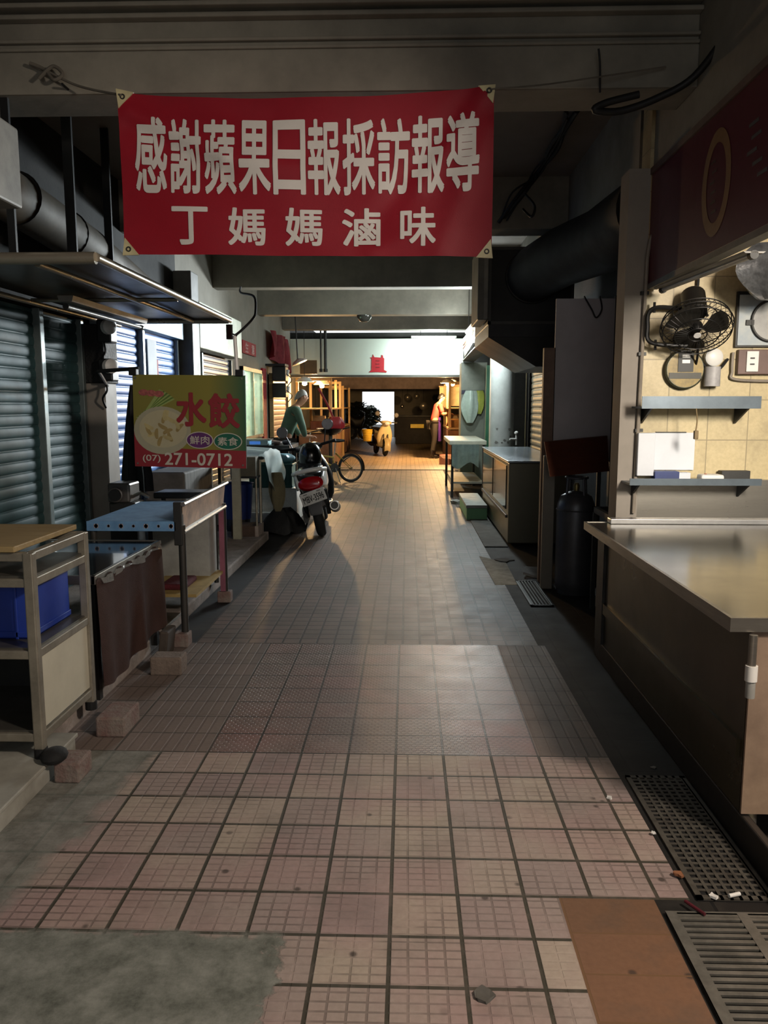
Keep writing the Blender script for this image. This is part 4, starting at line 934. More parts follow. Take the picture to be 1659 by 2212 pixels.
# ------------------------------------------------------------------ freezer, hood, column
t = thing('freezer', 'steel chest freezer with glass front standing by the walkway', 'freezer', (1.45, 9.6, .1))
z0, z1 = .02, .86
M_frz = mat('freezer_steel', '#7d7a68', .38, .55, .1, 2)
G().box((1.05, 8.12, z0), (1.66, 10.9, z1)).out('cabinet', M_frz, t, bevel=.01)
G().box((1.035, 8.10, z1), (1.67, 10.95, z1 + .02)).out('top', mat('freezer_top', '#b9c4cb', .22, .7, .1, 3), t, bevel=.004)
for ya_, yb_ in ((8.3, 9.5), (9.6, 10.8)): G().box((1.040, ya_, .36), (1.050, yb_, .82)).out('glass_door', mat('freezer_glass', '#4a453b', .06, .6, .05, 3), t)
G().box((1.03, 8.2, .28), (1.052, 10.9, .31)).out('ledge', M_steel_dk, t)
t = thing('range_hood', 'large dark exhaust hood box above the freezer', 'hood', (1.2, 8.6, 2.1))
M_hood = mat('hood_steel', '#24231f', .5, .3, .2, 3)
G().box((.80, 8.0, 2.24), (1.62, 9.6, 2.985)).out('box', M_hood, t, bevel=.012)
g = G()
for a, b in (((.79, 7.985, 2.24), (1.63, 8.0, 2.27)), ((.79, 7.985, 2.95), (1.63, 8.0, 2.98)), ((.79, 7.985, 2.24), (.82, 8.0, 2.98)), ((1.0 + .6, 7.985, 2.24), (1.63, 8.0, 2.98))): g.box(a, b)
g.out('front_frame', mat('hood_frame', '#4c4b46', .5, .3), t)
G().box((.80, 8.0, 2.12), (1.64, 9.6, 2.24)).out('black_band', M_black, t)
g = G(); g.loft([[V((.80, 8.02, 2.12)), V((1.62, 8.02, 2.12)), V((1.62, 9.6, 2.12)), V((.80, 9.6, 2.12))], [V((1.28, 8.02, 1.83)), V((1.62, 8.02, 1.83)), V((1.62, 9.6, 1.83)), V((1.28, 9.6, 1.83))]]); g.out('skirt', M_hood, t)
g = G(); g.tube([(1.22, 8.1, 2.70), (1.22, 7.7, 2.70), (1.35, 7.0, 2.72), (1.52, 6.4, 2.72), (1.6, 5.4, 2.72)], .25, 28); g.out('duct', mat('dark_duct', '#1b1a19', .7, .1), t, smooth=True)
G().torus((1.22, 7.98, 2.70), (0, 1, 0), .25, .016, 32, 8).out('duct_flange', M_steel_dk, t, smooth=True)
t = thing('sign_box', 'tall narrow grey sign box hanging at the hood edge', 'sign', (.74, 8.2, 2.28))
G().box((.685, 7.95, 2.28), (.785, 8.7, 2.985)).out('case', mat('grey_sign_case', '#767468', .5), t, bevel=.008)
G().box((.745, 7.94, 2.29), (.783, 7.952, 2.975)).out('edge_strip', mat('pale_edge', '#98968a', .5), t)
M_col = mat('white_column', '#b9bdb9', .5, 0, .06, 3, hex2='#9da09b', bump=.1)
o = structure(G().cyl((1.42, 12.0, 0), (1.42, 12.0, 3.45), .185, n=36).out('column', M_col, smooth=True), 'round white column with peeling paint behind the freezer')
random.seed(9)
for k in range(10):
    a = -PI / 2 + random.uniform(-.9, .9); z = .78 + random.random() ** 1.5 * .5; r = random.uniform(.012, .04)
    c = V((1.42 + .1855 * math.cos(a), 12 + .1855 * math.sin(a), z)); tx = V((-math.sin(a), math.cos(a), 0))
    g = G(); g.face([c + tx * r * random.uniform(.5, 1.2) * math.cos(q) + V((0, 0, r * random.uniform(.5, 1) * math.sin(q))) for q in [2 * PI * i / 9 for i in range(9)]])
    structure(g.out('column_chip', mat('peeled_grey', '#77766f' if k else '#77766f', .8)), 'peeled paint patch on the white column')
shutter('roller_shutter', 'beige roller shutter in a dark frame behind the freezer', 10.0, 11.2, .3, 2.0, mat('beige_shutter', '#8d8570', .35, .4), M_black, X=1.74, pitch=.085, side=-1)
t = thing('door_frame', 'black steel door frame between white column and beige shutter', 'frame', (1.72, 11.5, 0))
G().box((1.68, 11.25, 0), (1.80, 11.38, 2.25)).out('jamb', M_black, t); G().box((1.68, 10.0, 2.02), (1.80, 11.38, 2.25)).out('head', M_steel_dk, t); G().box((1.67, 11.28, 0), (1.68, 11.30, 2.2)).out('brass_strip', mat('brass_strip', '#8f7f55', .4, .5), t)
t = thing('tap', 'small white water tap beside the column', 'tap', (1.62, 11.75, .95))
G().tube([(1.62, 11.8, .86), (1.62, 11.8, 1.02)], .014).out('riser', M_white, t); G().sph((1.62, 11.8, 1.04), .03).out('knob', M_white, t, smooth=True); G().tube([(1.62, 11.8, .95), (1.52, 11.75, .95)], .015).out('spout', M_white, t)

cable('small black wire loop hanging over the grey partition sheet', [at(1262, 640, Y=6.36), at(1278, 668, Y=6.34), at(1288, 686, Y=6.34), at(1300, 668, Y=6.34), at(1296, 640, Y=6.36)], .006)

# ================================================================== MIDDLE: STALL BEHIND THE SIGN
t = thing('post', 'slim white post at the near side of the cloth covered stall', 'post', (-1.75, 7.9, .09))
G().box((-1.775, 7.88, .09), (-1.69, 7.94, .92)).out('shaft', mat('cream_post', '#b6b39c', .5), t, bevel=.004)
t = thing('table', 'stall table under a draped white sheet behind the dumpling sign', 'table', (-1.9, 8.7, .09))
G().box((-2.33, 8.25, .88), (-1.52, 9.2, .91)).out('table_top', M_steel_dk, t)
for x, y in ((-1.56, 8.28), (-1.56, 9.15), (-2.30, 8.28), (-2.30, 9.15)): G().tube([(x, y, .09), (x, y, .88)], .017).out('leg', M_alu, t, smooth=True)
def drape(u, v):
    y = 8.22 + u * 1.0; s = v
    if s < .55: x = -2.33 + s / .55 * .83; z = .925 + .09 * math.sin(u * PI) * (1 - s)
    else:
        q = (s - .55) / .45; x = -1.50 + .05 * q + .035 * math.sin(u * 9) * q; z = .925 - q * (.22 + .32 * math.sin(u * 2.6 + .4) ** 2)
    return V((x, y, z + .008 * math.sin(u * 17 + v * 9)))
tag(G().sheet(drape, 36, 30, .003).out('white_sheet', mat('white_sheet', '#c3d2cd', .7, 0, .06, 4), smooth=True), 'white sheet draped over the stall table beside the dumpling sign', 'cloth')
bag('khaki_bag', 'khaki cloth bag hanging at the table leg', (-1.40, 8.42, .52), .16, .42, mat('khaki_cloth', '#6d664c', .9, bump=.3), seed=4)
t = thing('cardboard_box', 'brown grey cardboard box standing under the draped white sheet', 'box', (-1.72, 8.15, .72))
G().box((-1.80, 8.05, .72), (-1.56, 8.24, .92)).out('carton', mat('grey_cardboard', '#706a58', .85), t, bevel=.003)
G().box((-1.80, 8.04, .70), (-1.55, 8.24, .72)).out('support_rail', M_steel_dk, t)
for x in (-1.79, -1.565): G().tube([(x, 8.08, .20), (x, 8.08, .71)], .012).out('leg', M_alu, t)
t = thing('bucket', 'dark blue plastic bucket under the stall table', 'bucket', (-1.85, 8.5, .09))
G().lathe([(.14, .22), (.17, .60), (.18, .61), (.165, .60), (.135, .23)], (-1.85, 8.5, 0), n=24).out('pail', mat('navy_bucket', '#182a66', .4), t, smooth=True)
G().cyl((-1.85, 8.5, .09), (-1.85, 8.5, .23), .13, n=20).out('stool', M_steel_dk, t)
t = thing('counter_block', 'small black topped cement block at the paving edge below the stall table', 'block', (-1.75, 8.15, 0))
G().box((-1.83, 8.05, 0.09), (-1.58, 8.35, .20)).out('block', mat('brown_block', '#5c4a3f', .9), t, bevel=.006); G().box((-1.58, 8.05, 0.0), (-1.545, 8.35, .20)).out('pale_side', mat('pale_side', '#a99a90', .8), t)
tag(G().box((-2.36, 7.0, .09), (-2.0, 8.0, .85)).out('storage_box', mat('grey_tarpaulin', '#625d55', .8, 0, .2, 6, stretch=(1, 4, 1)), bevel=.02), 'dull grey tarpaulin covered box between the counter and white post', 'box')
# scale, tray and crate on the tiled plinth stall
t = thing('price_scale', 'pale electronic price scale with blue display on the fish stall', 'scale', (-1.95, 10.3, .93))
G().box((-2.10, 10.16, .93), (-1.80, 10.46, 1.0)).out('body', mat('pale_teal_plastic', '#a9cdd0', .4), t, bevel=.01)
G().box((-2.04, 10.155, .945), (-1.90, 10.16, .985)).out('display', mat('blue_display', '#4a7fd0', .3, emit='#4a86e0', estr=.5), t)
G().box((-2.12, 10.18, 1.0), (-1.78, 10.46, 1.01)).out('pan', M_steel, t)
t = thing('stall_table', 'dark stall table with goods behind the green crate', 'table', (-1.9, 10.7, .42))
G().box((-2.5, 10.14, .88), (-1.52, 11.0, .93)).out('table_top', M_steel_dk, t)
for x, y in ((-1.56, 10.2), (-1.56, 10.95), (-2.45, 10.2), (-2.45, 10.95)): G().box((x - .02, y - .02, .42), (x + .02, y + .02, .88)).out('leg', M_steel_dk, t)
for k, (x, y, r, mm) in enumerate(((-1.70, 10.25, .07, '#6d5a52'), (-1.60, 10.4, .06, '#333844'), (-1.82, 10.5, .08, '#7b5f50'))):
    tag(G().lathe([(r * .6, 0), (r, .03), (r * .95, .05), (r * .3, .06)], (x, y, .93), n=18).out('bowl', mat('bowl_%d' % k, mm, .4), smooth=True), ('small brown bowl nearest the price scale', 'small dark bowl at the edge of the stall table', 'brown bowl at the back of the stall table')[k], 'bowl')
crate('plastic_crate', 'dark green plastic crate standing on the white tiled plinth', (-1.98, 9.78, .42), (-1.44, 10.1, .72), mat('green_crate_plastic', '#1f4f49', .5, 0, .1, 5), 6)
bag('fish_bag', 'pale blue plastic bag lying on top of the green crate', (-1.62, 9.95, .77), .34, .14, mat('pale_blue_bag', '#7fa6b0', .4), seed=6)
# things on the left wall further back
t = thing('wall_plaque', 'small red plaque with pale characters on the beige wall', 'sign', (-2.58, 12.95, 2.25))
G().box((-2.60, 12.42, 2.26), (-2.565, 13.5, 2.46)).out('board', M_red, t)
for k, ch in enumerate('生意'): text(ch, .24, .15, Matrix.Translation((-2.562, 12.72 + k * .5, 2.36)) @ Matrix.Rotation(PI / 2, 4, 'Z') @ Matrix.Rotation(PI / 2, 4, 'X'), mat('pale_pink_letter', '#d9a8a0', .6), t, .02)
tag(G().box((-2.60, 14.08, .75), (-2.56, 14.40, 2.10)).out('couplet_strip', mat('couplet_red', '#b5202a', .7, 0, .3, 20)), 'tall red couplet strip beside the bright shop window', 'paper strip')
def rc(u, v):
    y = 14.55 + 2.1 * u; z = 2.80 - v * (.45 + .25 * u)
    return V((-2.50 + .07 * math.sin(u * 13 + v * 2) + .03 * math.sin(u * 29), y, z))
tag(G().sheet(rc, 40, 10, .004).out('red_cloth', mat('faded_red_cloth', '#a8434c', .9, 0, .25, 6), smooth=True), 'faded red cloth hanging above the tan shutter', 'cloth')
for k, (z, lab) in enumerate(((2.02, 'upper black speaker box by the red couplet'), (1.72, 'lower black speaker box by the red couplet'))):
    t = thing('speaker_box', lab, 'speaker', (-2.42, 14.75, z - .13))
    G().box((-2.49, 14.62, z - .13), (-2.24, 14.95, z + .13)).out('case', M_black, t, bevel=.01)
    G().cyl((-2.24, 14.80, z - .04), (-2.22, 14.80, z + .08), .03, n=12).out('white_cap', M_white, t)
    G().curve([(-2.24, 14.7, z), (-2.14, 14.7, z - .1), (-2.22, 14.7, z - .22)], .008).out('cord', M_cable, t)
G().box((-2.6, 14.55, 2.16), (-2.24, 15.0, 2.20)).out('bracket_board', M_black, t)
t = thing('lamp_shade', 'small tilted tin lamp shade above the tan shutter', 'lamp', (-2.2, 16.1, 2.2))
G().lathe([(.16, 0), (.13, .05), (.03, .09)], (-2.15, 15.9, 2.28), (-.4, 0, .92), 22).out('shade', M_white, t, smooth=True); G().tube([(-2.19, 15.9, 2.36), (-2.24, 15.9, 3.45)], .012).out('rod', M_steel_dk, t)
tag(G().box((-2.35, 17.4, 2.12), (-1.98, 17.45, 2.42)).out('brown_board', mat('brown_board', '#6a5436', .6)), 'brown board hanging at the left end of the white lintel', 'board')
for k, x in enumerate((-1.90, -1.80)):
    t = thing('drop_pipe', ('thinner dark pipe dropping in front of the white lintel', 'thicker dark pipe dropping in front of the white lintel')[k], 'pipe', (x, 17.5, 2.2), group='drop pipes before the lintel')
    G().tube([(x, 17.5, 3.45), (x, 17.5, 2.17)], .018 + .014 * k).out('tube', M_steel_dk, t, smooth=True); G().tube([(x, 17.5, 2.17), (x, 17.5, 2.24)], .035 + .014 * k).out('socket', M_steel_dk, t)
t = thing('ceiling_dome', 'small dome lamp under the last cross beams', 'lamp', (-.74, 14.3, 2.86))
G().lathe([(.02, -.12), (.08, -.10), (.125, -.04), (.13, 0), (.11, .01)], (-.76, 14.05, 3.0), n=28).out('dome', mat('dome_glass', '#55554f', .12, .2), t, smooth=True)
t = thing('red_paper', 'square red festival paper with torn edges on the white lintel', 'paper', (-.655, 17.69, 2.16))
random.seed(11); ps = []
for (x, z) in ((-.86, 2.17), (-.80, 2.22), (-.795, 2.47), (-.835, 2.49), (-.775, 2.50), (-.765, 2.56), (-.735, 2.50), (-.58, 2.49), (-.575, 2.545), (-.545, 2.54), (-.54, 2.49), (-.515, 2.47), (-.52, 2.22), (-.455, 2.19), (-.47, 2.165), (-.66, 2.175)): ps.append(V((x, 17.69, z)))
G().prism(ps, (0, .008, 0)).out('sheet', mat('lintel_red_paper', '#b3222c', .7, 0, .1, 10), t)
for k in range(3): G().box((-.70, 17.685, 2.27 + .07 * k), (-.62, 17.69, 2.29 + .07 * k)).out('ink_mark', mat('ink_mark', '#7c1a20', .7), t)

# lit fluorescent lights
tube_fixture('fluorescent_light', 'lit fluorescent tube on the white lintel', (.08, 17.35, 2.86), (1.05, 17.35, 2.86), True, hang=3.45)
tube_fixture('fluorescent_light', 'lit fluorescent tube, upper one over the middle stall', (1.02, 12.3, 2.62), (1.02, 13.7, 2.62), True, hang=3.45)
tube_fixture('fluorescent_light', 'lit fluorescent tube, lower one beside the white column', (1.06, 10.75, 2.40), (1.06, 11.75, 2.40), True, hang=3.45)
t = thing('light_box', 'white slanted sign panel lit by the stall tubes', 'sign', (1.05, 13.2, 2.4))
G().prism([(.98, 12.0, 2.62), (.98, 14.4, 2.62), (1.02, 14.4, 2.30), (1.02, 12.0, 2.46)], (.04, 0, 0)).out('panel', M_white, t)
for k in range(2): G().tube([(.975, 12.0, 2.56 - k * .05), (.985, 14.3, 2.5 - k * .06)], .008).out('orange_stripe', mat('orange_stripe', '#c8703a', .5), t)
t = thing('stall_awning', 'dark slanted awning edge below the lit tubes', 'awning', (1.2, 13.2, 2.2))
G().prism([(1.0, 11.8, 2.30), (1.0, 14.6, 2.24), (1.20, 14.6, 2.22), (1.20, 11.8, 2.26)], (0, 0, .02)).out('sheet', M_steel_dk, t)

# right middle stall
t = thing('tall_cabinet', 'tall grey cabinet behind the small stall table', 'cabinet', (1.25, 14.9, .05))
G().box((.98, 14.6, .05), (1.45, 15.1, 2.22)).out('body', mat('olive_grey', '#7d8274', .5, 0, .12, 2), t, bevel=.006)
G().box((.985, 14.59, 1.72), (1.40, 14.6, 2.2)).out('upper_door', mat('olive_grey_light', '#8d9284', .5), t); G().box((.985, 14.59, .75), (1.40, 14.6, 1.65)).out('lower_door', mat('olive_grey', '#7d8274'), t)
G().box((.99, 14.57, 1.655), (1.40, 14.6, 1.715)).out('shelf_edge', mat('navy_strip', '#2a2c44', .5), t)
bag('plastic_bag', 'clear plastic bag hanging on the tall grey cabinet', (1.14, 14.47, 1.42), .28, .58, mat('clear_bag', '#b8c8bb', .25, 0, .1, 20), seed=8)
bag('plastic_bag', 'yellow green plastic bag behind the clear bag', (1.31, 14.50, 1.50), .18, .42, mat('lime_bag', '#b7bf5a', .3), seed=3)
tag(G().box((1.30, 13.2, 0), (1.62, 13.26, 2.1)).out('partition_screen', mat('green_panel', '#2f6b4c', .5, 0, .1, 4)), 'dark green panel between tall cabinet and white column', 'panel')
t = thing('table', 'small stall table with pale top and white cloth by the lit floor', 'table', (1.0, 13.2, 0))
G().box((.66, 12.35, .83), (1.24, 14.3, .90)).out('table_top', mat('pale_table_top', '#c2c2ae', .5, 0, .15, 5), t, bevel=.012)
for x, y in ((.71, 12.40), (.71, 14.25), (1.20, 12.40), (1.20, 14.25)): G().box((x - .02, y - .02, 0), (x + .02, y + .02, .83)).out('leg', M_steel_dk, t)
G().box((.72, 12.40, .22), (1.2, 14.2, .25)).out('lower_shelf', mat('pale_board', '#8f8a7a', .6), t)
g = G(); g.sheet(lambda u, v: V((.70 + u * .42, 12.335 + .012 * math.sin(u * 20), .84 - v * (.33 + .05 * math.sin(u * 7)))), 24, 8, .003); tag(g.out('table_cloth', mat('pale_green_cloth', '#9eb3ac', .7, 0, .2, 6), smooth=True), 'pale torn cloth hanging from the small stall table', 'cloth')
t = thing('green_box', 'green foam box with pale lid lying beside the freezer', 'box', (.95, 10.5, 0))
G().box((.76, 9.95, 0), (1.02, 11.3, .15)).out('body', mat('green_foam', '#7db382', .6, 0, .08, 5), t, bevel=.006); G().box((.75, 9.94, .15), (1.02, 11.35, .19)).out('lid', mat('pale_lid', '#a4a89e', .6), t, bevel=.006)
scrap('pale crumpled plastic at the foot of the green box', (.74, 11.6, 0), .10, mat('crumpled_plastic', '#8e8f86', .4, bump=.5), 21, .5)
structure(G().box((.80, 8.0, 0), (1.04, 12.4, .01)).out('trim_12', mat('damp_cement', '#55534c', .8, 0, .2, 6)), 'damp cement strip beside the freezer')
structure(G().prism([(.72, 6.3, 0), (.90, 6.3, 0), (.92, 7.2, 0), (.70, 7.5, 0)], (0, 0, .004)).out('trim_13', mat('cement_patch', '#a09a8a', .85, 0, .25, 9)), 'pale cement patch at the paving edge near the barred drain')
scrap('torn dirty rag on the dark floor before the freezer', (.92, 7.3, .0), .08, mat('dirty_rag', '#5d5a54', .9), 22, .15)

# ================================================================== SCOOTERS
def sect(x, cz, w, h, n=20, p=2.6, cy=0.0, flat=0.0):
    out = []
    for i in range(n):
        a = 2 * PI * i / n; c, s = math.cos(a), math.sin(a)
        out.append(V((x, cy + math.copysign(abs(c) ** (2 / p), c) * w / 2, cz + math.copysign(abs(s) ** (2 / p), s) * h / 2 * (1 - flat * (s > 0)))))
    return out
def scooter(label, loc, rz, body, trim, seat, plate=None, lean=0.0):
    t = thing('scooter', label, 'scooter', loc, rot=(lean, 0, rz))
    def O(g, nm, m, par=None, **k): return g.out(nm, m, par or t, local=True, smooth=k.pop('smooth', True), **k)
    for x, nm in ((-.60, 'rear_wheel'), (.64, 'front_wheel')):
        g = G(); g.torus((x, 0, .235), (0, 1, 0), .180, .055, 36, 12); wv = O(g, nm, M_rubber)
        g = G(); g.lathe([(.15, -.035), (.155, 0), (.15, .035)], (x, 0, .235), (0, 1, 0), 28); g.lathe([(.05, -.06), (.05, .06)], (x, 0, .235), (0, 1, 0), 16)
        for k in range(5):
            a = 2 * PI * k / 5; g.cbox((x + .09 * math.cos(a), 0, .235 + .09 * math.sin(a)), (.12, .075, .022), (0, -a, 0))
        O(g, 'hub', M_alu, wv)
    O(G().loft([sect(-.90, .70, .10, .05), sect(-.86, .68, .22, .14), sect(-.70, .66, .31, .22), sect(-.45, .62, .33, .28), sect(-.2, .56, .32, .32), sect(.0, .48, .28, .30), sect(.06, .40, .22, .18)]), 'rear_cowl', body)
    O(G().loft([sect(-.80, .54, .16, .12), sect(-.60, .50, .24, .22), sect(-.3, .42, .26, .26), sect(.0, .34, .26, .16)]), 'under_cowl', M_black)
    O(G().loft([sect(-.80, .745, .16, .05), sect(-.62, .75, .28, .09), sect(-.35, .74, .30, .10), sect(-.15, .72, .27, .10), sect(.02, .70, .20, .10), sect(.06, .69, .12, .06)]), 'seat', seat)
    g = G(); g.tube([(-.5, .15, .70), (-.72, .175, .745), (-.86, .13, .765), (-.91, 0, .775), (-.86, -.13, .765), (-.72, -.175, .745), (-.5, -.15, .70)], .024, 10); O(g, 'grab_rail', trim)
    O(G().loft([sect(-.925, .625, .20, .09, p=2.2), sect(-.90, .63, .27, .15, p=2.2), sect(-.83, .63, .28, .17, p=2.2)]), 'tail_light', mat('tail_red', '#a30f18', .2, coat=.5))
    for s in (-1, 1): O(G().loft([sect(-.88, .64, .03, .10, cy=s * .135), sect(-.74, .66, .04, .20, cy=s * .16), sect(-.5, .65, .03, .17, cy=s * .170), sect(-.3, .60, .02, .08, cy=s * .165)]), 'side_trim', trim)
    O(G().loft([sect(-.93, .30, .13, .02), sect(-.90, .42, .17, .03), sect(-.84, .54, .18, .03)], ), 'rear_fender', mat('dark_grey_plastic', '#37373a', .5))
    if plate:
        Mx = Matrix.Translation((-.945, 0, .49)) @ Matrix.Rotation(-.16, 4, 'X') @ Matrix.Rotation(-.25, 4, 'Y')
        o = O(G().box((-.004, -.135, -.072), (.004, .135, .072), Mx), 'license_plate', mat('plate_white', '#d4d4d0', .4), smooth=False, bevel=.006)
        me = text_mesh(plate, .225, .075, .012); me.transform(Mx @ Matrix.Translation((-.0052, 0, -.008)) @ Matrix.Rotation(-PI / 2, 4, 'Z') @ Matrix.Rotation(PI / 2, 4, 'X'))
        me.materials.append(mat('plate_ink', '#16181c', .5)); q = bpy.data.objects.new('plate_lettering', me); COL.objects.link(q); q.parent = o
        for s in (-1, 1): O(G().box((-.006, s * .075 - .022, .05), (-.004, s * .075 + .022, .056), Mx), 'plate_slot', M_steel_dk, o, smooth=False)
    g = G(); g.tube([(-.15, -.15, .27), (-.45, -.19, .27), (-.60, -.20, .30), (-.95, -.205, .36)], [.03, .05, .062, .055], 16); e = O(g, 'exhaust', M_black)
    O(G().torus((-.955, -.205, .361), (1, 0, -.15), .045, .010, 20, 6), 'exhaust_ring', M_steel, e)
    O(G().loft([sect(-.70, .25, .05, .12, cy=.14), sect(-.45, .27, .08, .18, cy=.14), sect(-.1, .28, .08, .14, cy=.13)]), 'engine_case', M_steel_dk)
    for s in (-1, 1): O(G().tube([(-.60, s * .12, .24), (-.66, s * .13, .52)], .024, 10), 'shock_absorber', M_steel_dk)
    O(G().loft([sect(-.06, .29, .26, .10), sect(.15, .27, .34, .08), sect(.36, .28, .32, .09)]), 'floorboard', body)
    O(G().loft([sect(.34, .30, .30, .10), sect(.44, .42, .42, .10), sect(.47, .58, .44, .12), sect(.46, .74, .36, .12), sect(.42, .88, .24, .10)][:0] + [[V((.36 + .10 * math.sin(PI * k / 8) * 0 + dx, dy, z)) for dx, dy in [(.10 * math.cos(a) + .04 * k / 8, w / 2 * math.sin(a)) for a in [2 * PI * i / 20 for i in range(20)]]] for k, (z, w) in enumerate(((.27, .30), (.36, .40), (.48, .44), (.60, .44), (.72, .38), (.82, .30), (.90, .22)))]), 'front_shield', body)
    def ff(u, v):
        a = -.25 + u * (PI + .1); r = .275 + .012 * math.sin(PI * v); return V((.64 + r * math.cos(a), (v - .5) * .17, .245 + r * math.sin(a) - .03 * abs(v - .5) * 2))
    O(G().sheet(ff, 20, 6, .006), 'front_fender', body)
    for s in (-1, 1): O(G().tube([(.64, s * .07, .235), (.50, s * .06, .62)], .018, 10), 'fork_leg', M_steel_dk)
    O(G().loft([sect(.28, .93, .20, .06), sect(.36, .95, .34, .11), sect(.46, .95, .30, .12), sect(.54, .92, .16, .06)]), 'handlebar_cover', body)
    O(G().sph((.535, 0, .925), (.045, .085, .06), 18, 10), 'headlight', mat('headlamp_glass', '#d8dadc', .1, .1, coat=.6))
    for s in (-1, 1):
        O(G().tube([(.38, s * .13, .96), (.34, s * .34, .985)], .018, 10), 'grip', M_rubber)
        O(G().tube([(.38, s * .20, .955), (.42, s * .32, .97)], .006, 6), 'brake_lever', M_steel)
        mr = O(G().tube([(.40, s * .20, .98), (.40, s * .24, 1.12), (.39, s * .27, 1.17)], .007, 8), 'mirror_stem', M_black)
        O(G().lathe([(.062, 0), (.07, .012), (.05, .03)], (.38, s * .28, 1.19), (1, 0, 0), 22), 'mirror_glass', mat('mirror_back', '#6d6a6a', .25, .3), mr)
    O(G().tube([(-.15, .12, .22), (-.25, .22, .02)], .012), 'kick_stand', M_black)
    return t
M_sw = mat('scooter_white', '#d8dad6', .25, 0, .05, 4, coat=.4); M_sb = mat('scooter_black', '#17171a', .3, 0, .1, 4, coat=.3)
scooter('parked scooter seen from behind with white tail, red lamp and license plate', (-.99, 9.24, 0.0), PI / 2 + .09, M_sb, M_sw, M_blackpaint, 'MBV-3596', lean=-.19)
t = thing('helmet', 'black open helmet resting on the seat of the parked scooter', 'helmet', (-1.10, 8.9, .78))
G().lathe([(.115, 0), (.128, .05), (.128, .12), (.105, .19), (.06, .235), (.01, .25)], (-1.10, 8.90, .785), n=28).out('shell', M_blackpaint, t, smooth=True)
G().torus((-1.10, 8.90, .79), (0, 0, 1), .115, .010, 28, 6).out('edge_band', M_rubber, t, smooth=True)
tag(G().loft([[V((-1.42 + .05 * math.sin(3 * a) + r * 1.0 * math.cos(a), 8.85 + r * .75 * math.sin(a), z + .02 * math.sin(5 * a))) for a in [2 * PI * i / 24 for i in range(24)]] for z, r in ((0.02, .24), (.10, .22), (.20, .15), (.28, .06))]).out('shade_mound', mat('shade_mound', '#0c0b0a', .7, 0, .2, 12, bump=.5, bscale=20), smooth=True), 'black mound added for the shadow beside the rear wheel of the parked scooter', 'sack')  # dark mound added to stand in for shadow by the rear wheel
scooter('cream scooter facing the street with a yellow basket, under the far lintel', (-.80, 23.2, 0.0), -PI / 2 + .25, mat('scooter_cream', '#cdb98c', .3, 0, .05, 4, coat=.3), M_steel_dk, M_black, None, lean=-.10)
g = G(); g.lathe([(.11, 0), (.15, .33), (.16, .34), (.14, .33), (.10, .02)], (-1.15, 22.75, .42), n=24)
for k in range(6): g.torus((-1.15, 22.75, .45 + .05 * k), (0, 0, 1), .116 + .006 * k, .008, 24, 6)
tag(g.out('basket', mat('yellow_wicker', '#d9b23a', .6), smooth=True), 'yellow woven basket hung on the side of the cream scooter', 'basket')

# ================================================================== BICYCLE
t = thing('bicycle', 'small wheeled folding bicycle with yellow frame standing behind the scooter', 'bicycle', (-1.46, 14.6, 0), rot=(.06, 0, PI + .55))
def B(g, nm, m, par=None): return g.out(nm, m, par or t, local=True, smooth=True)
M_bf = mat('bicycle_yellow', '#a8944a', .35, .2)
for x, nm in ((-.47, 'rear_wheel'), (.47, 'front_wheel')):
    g = G(); g.torus((x, 0, .27), (0, 1, 0), .245, .025, 40, 8); wv = B(g, nm, M_rubber)
    g = G(); g.torus((x, 0, .27), (0, 1, 0), .222, .010, 40, 6); g.cyl((x, -.04, .27), (x, .04, .27), .022, n=12)
    for k in range(20):
        a = 2 * PI * k / 20; g.tube([(x, .02 * (-1) ** k, .27), (x + .222 * math.cos(a), 0, .27 + .222 * math.sin(a))], .0018, 4)
    B(g, 'spoked_rim', M_alu, wv)
B(G().tube([(-.10, 0, .30), (-.12, 0, .48), (.36, 0, .56), (.40, 0, .66), (.36, 0, .52), (-.08, 0, .32)], .020), 'frame', M_bf)
for s in (-1, 1):
    B(G().tube([(-.10, s * .03, .30), (-.47, s * .05, .27), (-.16, s * .02, .56)], .010), 'chain_stay', M_bf)
    B(G().tube([(.39, s * .03, .55), (.47, s * .05, .27)], .012), 'fork_leg', M_bf)
    B(G().tube([(-.10, s * .06, .29), (-.10 + s * .12, s * .06, .29 - s * .10), (-.10 + s * .12, s * .14, .29 - s * .10)], .010), 'pedal_crank', M_black)
    B(G().tube([(.34, s * .05, .96), (.30, s * .26, .98)], .014), 'grip', M_black)
B(G().cyl((-.10, .055, .29), (-.10, .065, .29), .085, n=28), 'chain_ring', M_steel_dk)
B(G().tube([(-.13, 0, .52), (-.17, 0, .76)], .014), 'seat_post', M_steel)
B(G().loft([sect(-.32, .79, .16, .05), sect(-.22, .79, .18, .07), sect(-.08, .79, .07, .05), sect(-.02, .785, .04, .03)]), 'saddle', M_black)
B(G().tube([(.38, 0, .62), (.34, 0, .95)], .015), 'handle_stem', M_steel)
B(G().tube([(.34, -.06, .96), (.34, .06, .96)], .013), 'handlebar', M_steel)
B(G().sheet(lambda u, v: V((-.47 + .285 * math.cos(PI * .45 + u * PI * .62), (v - .5) * .06, .27 + .285 * math.sin(PI * .45 + u * PI * .62))), 16, 3, .003), 'mud_guard', M_black)
B(G().tube([(-.12, .06, .28), (-.16, .16, .0)], .008), 'kick_stand', M_steel)
tag(G().tube([(-1.2, 14.6, .40), (-1.13, 14.62, .46), (-1.06, 14.66, .50)], [.012, .010, .004]).out('tail_strip', M_black), 'thin black strip sticking up over the bicycle wheel', 'strip')
bag('plastic_bag', 'red plastic bag hanging from the stall pole behind the bicycle', (-1.42, 15.7, 1.05), .30, .34, mat('red_bag', '#b5303a', .35, 0, .2, 12), seed=5)
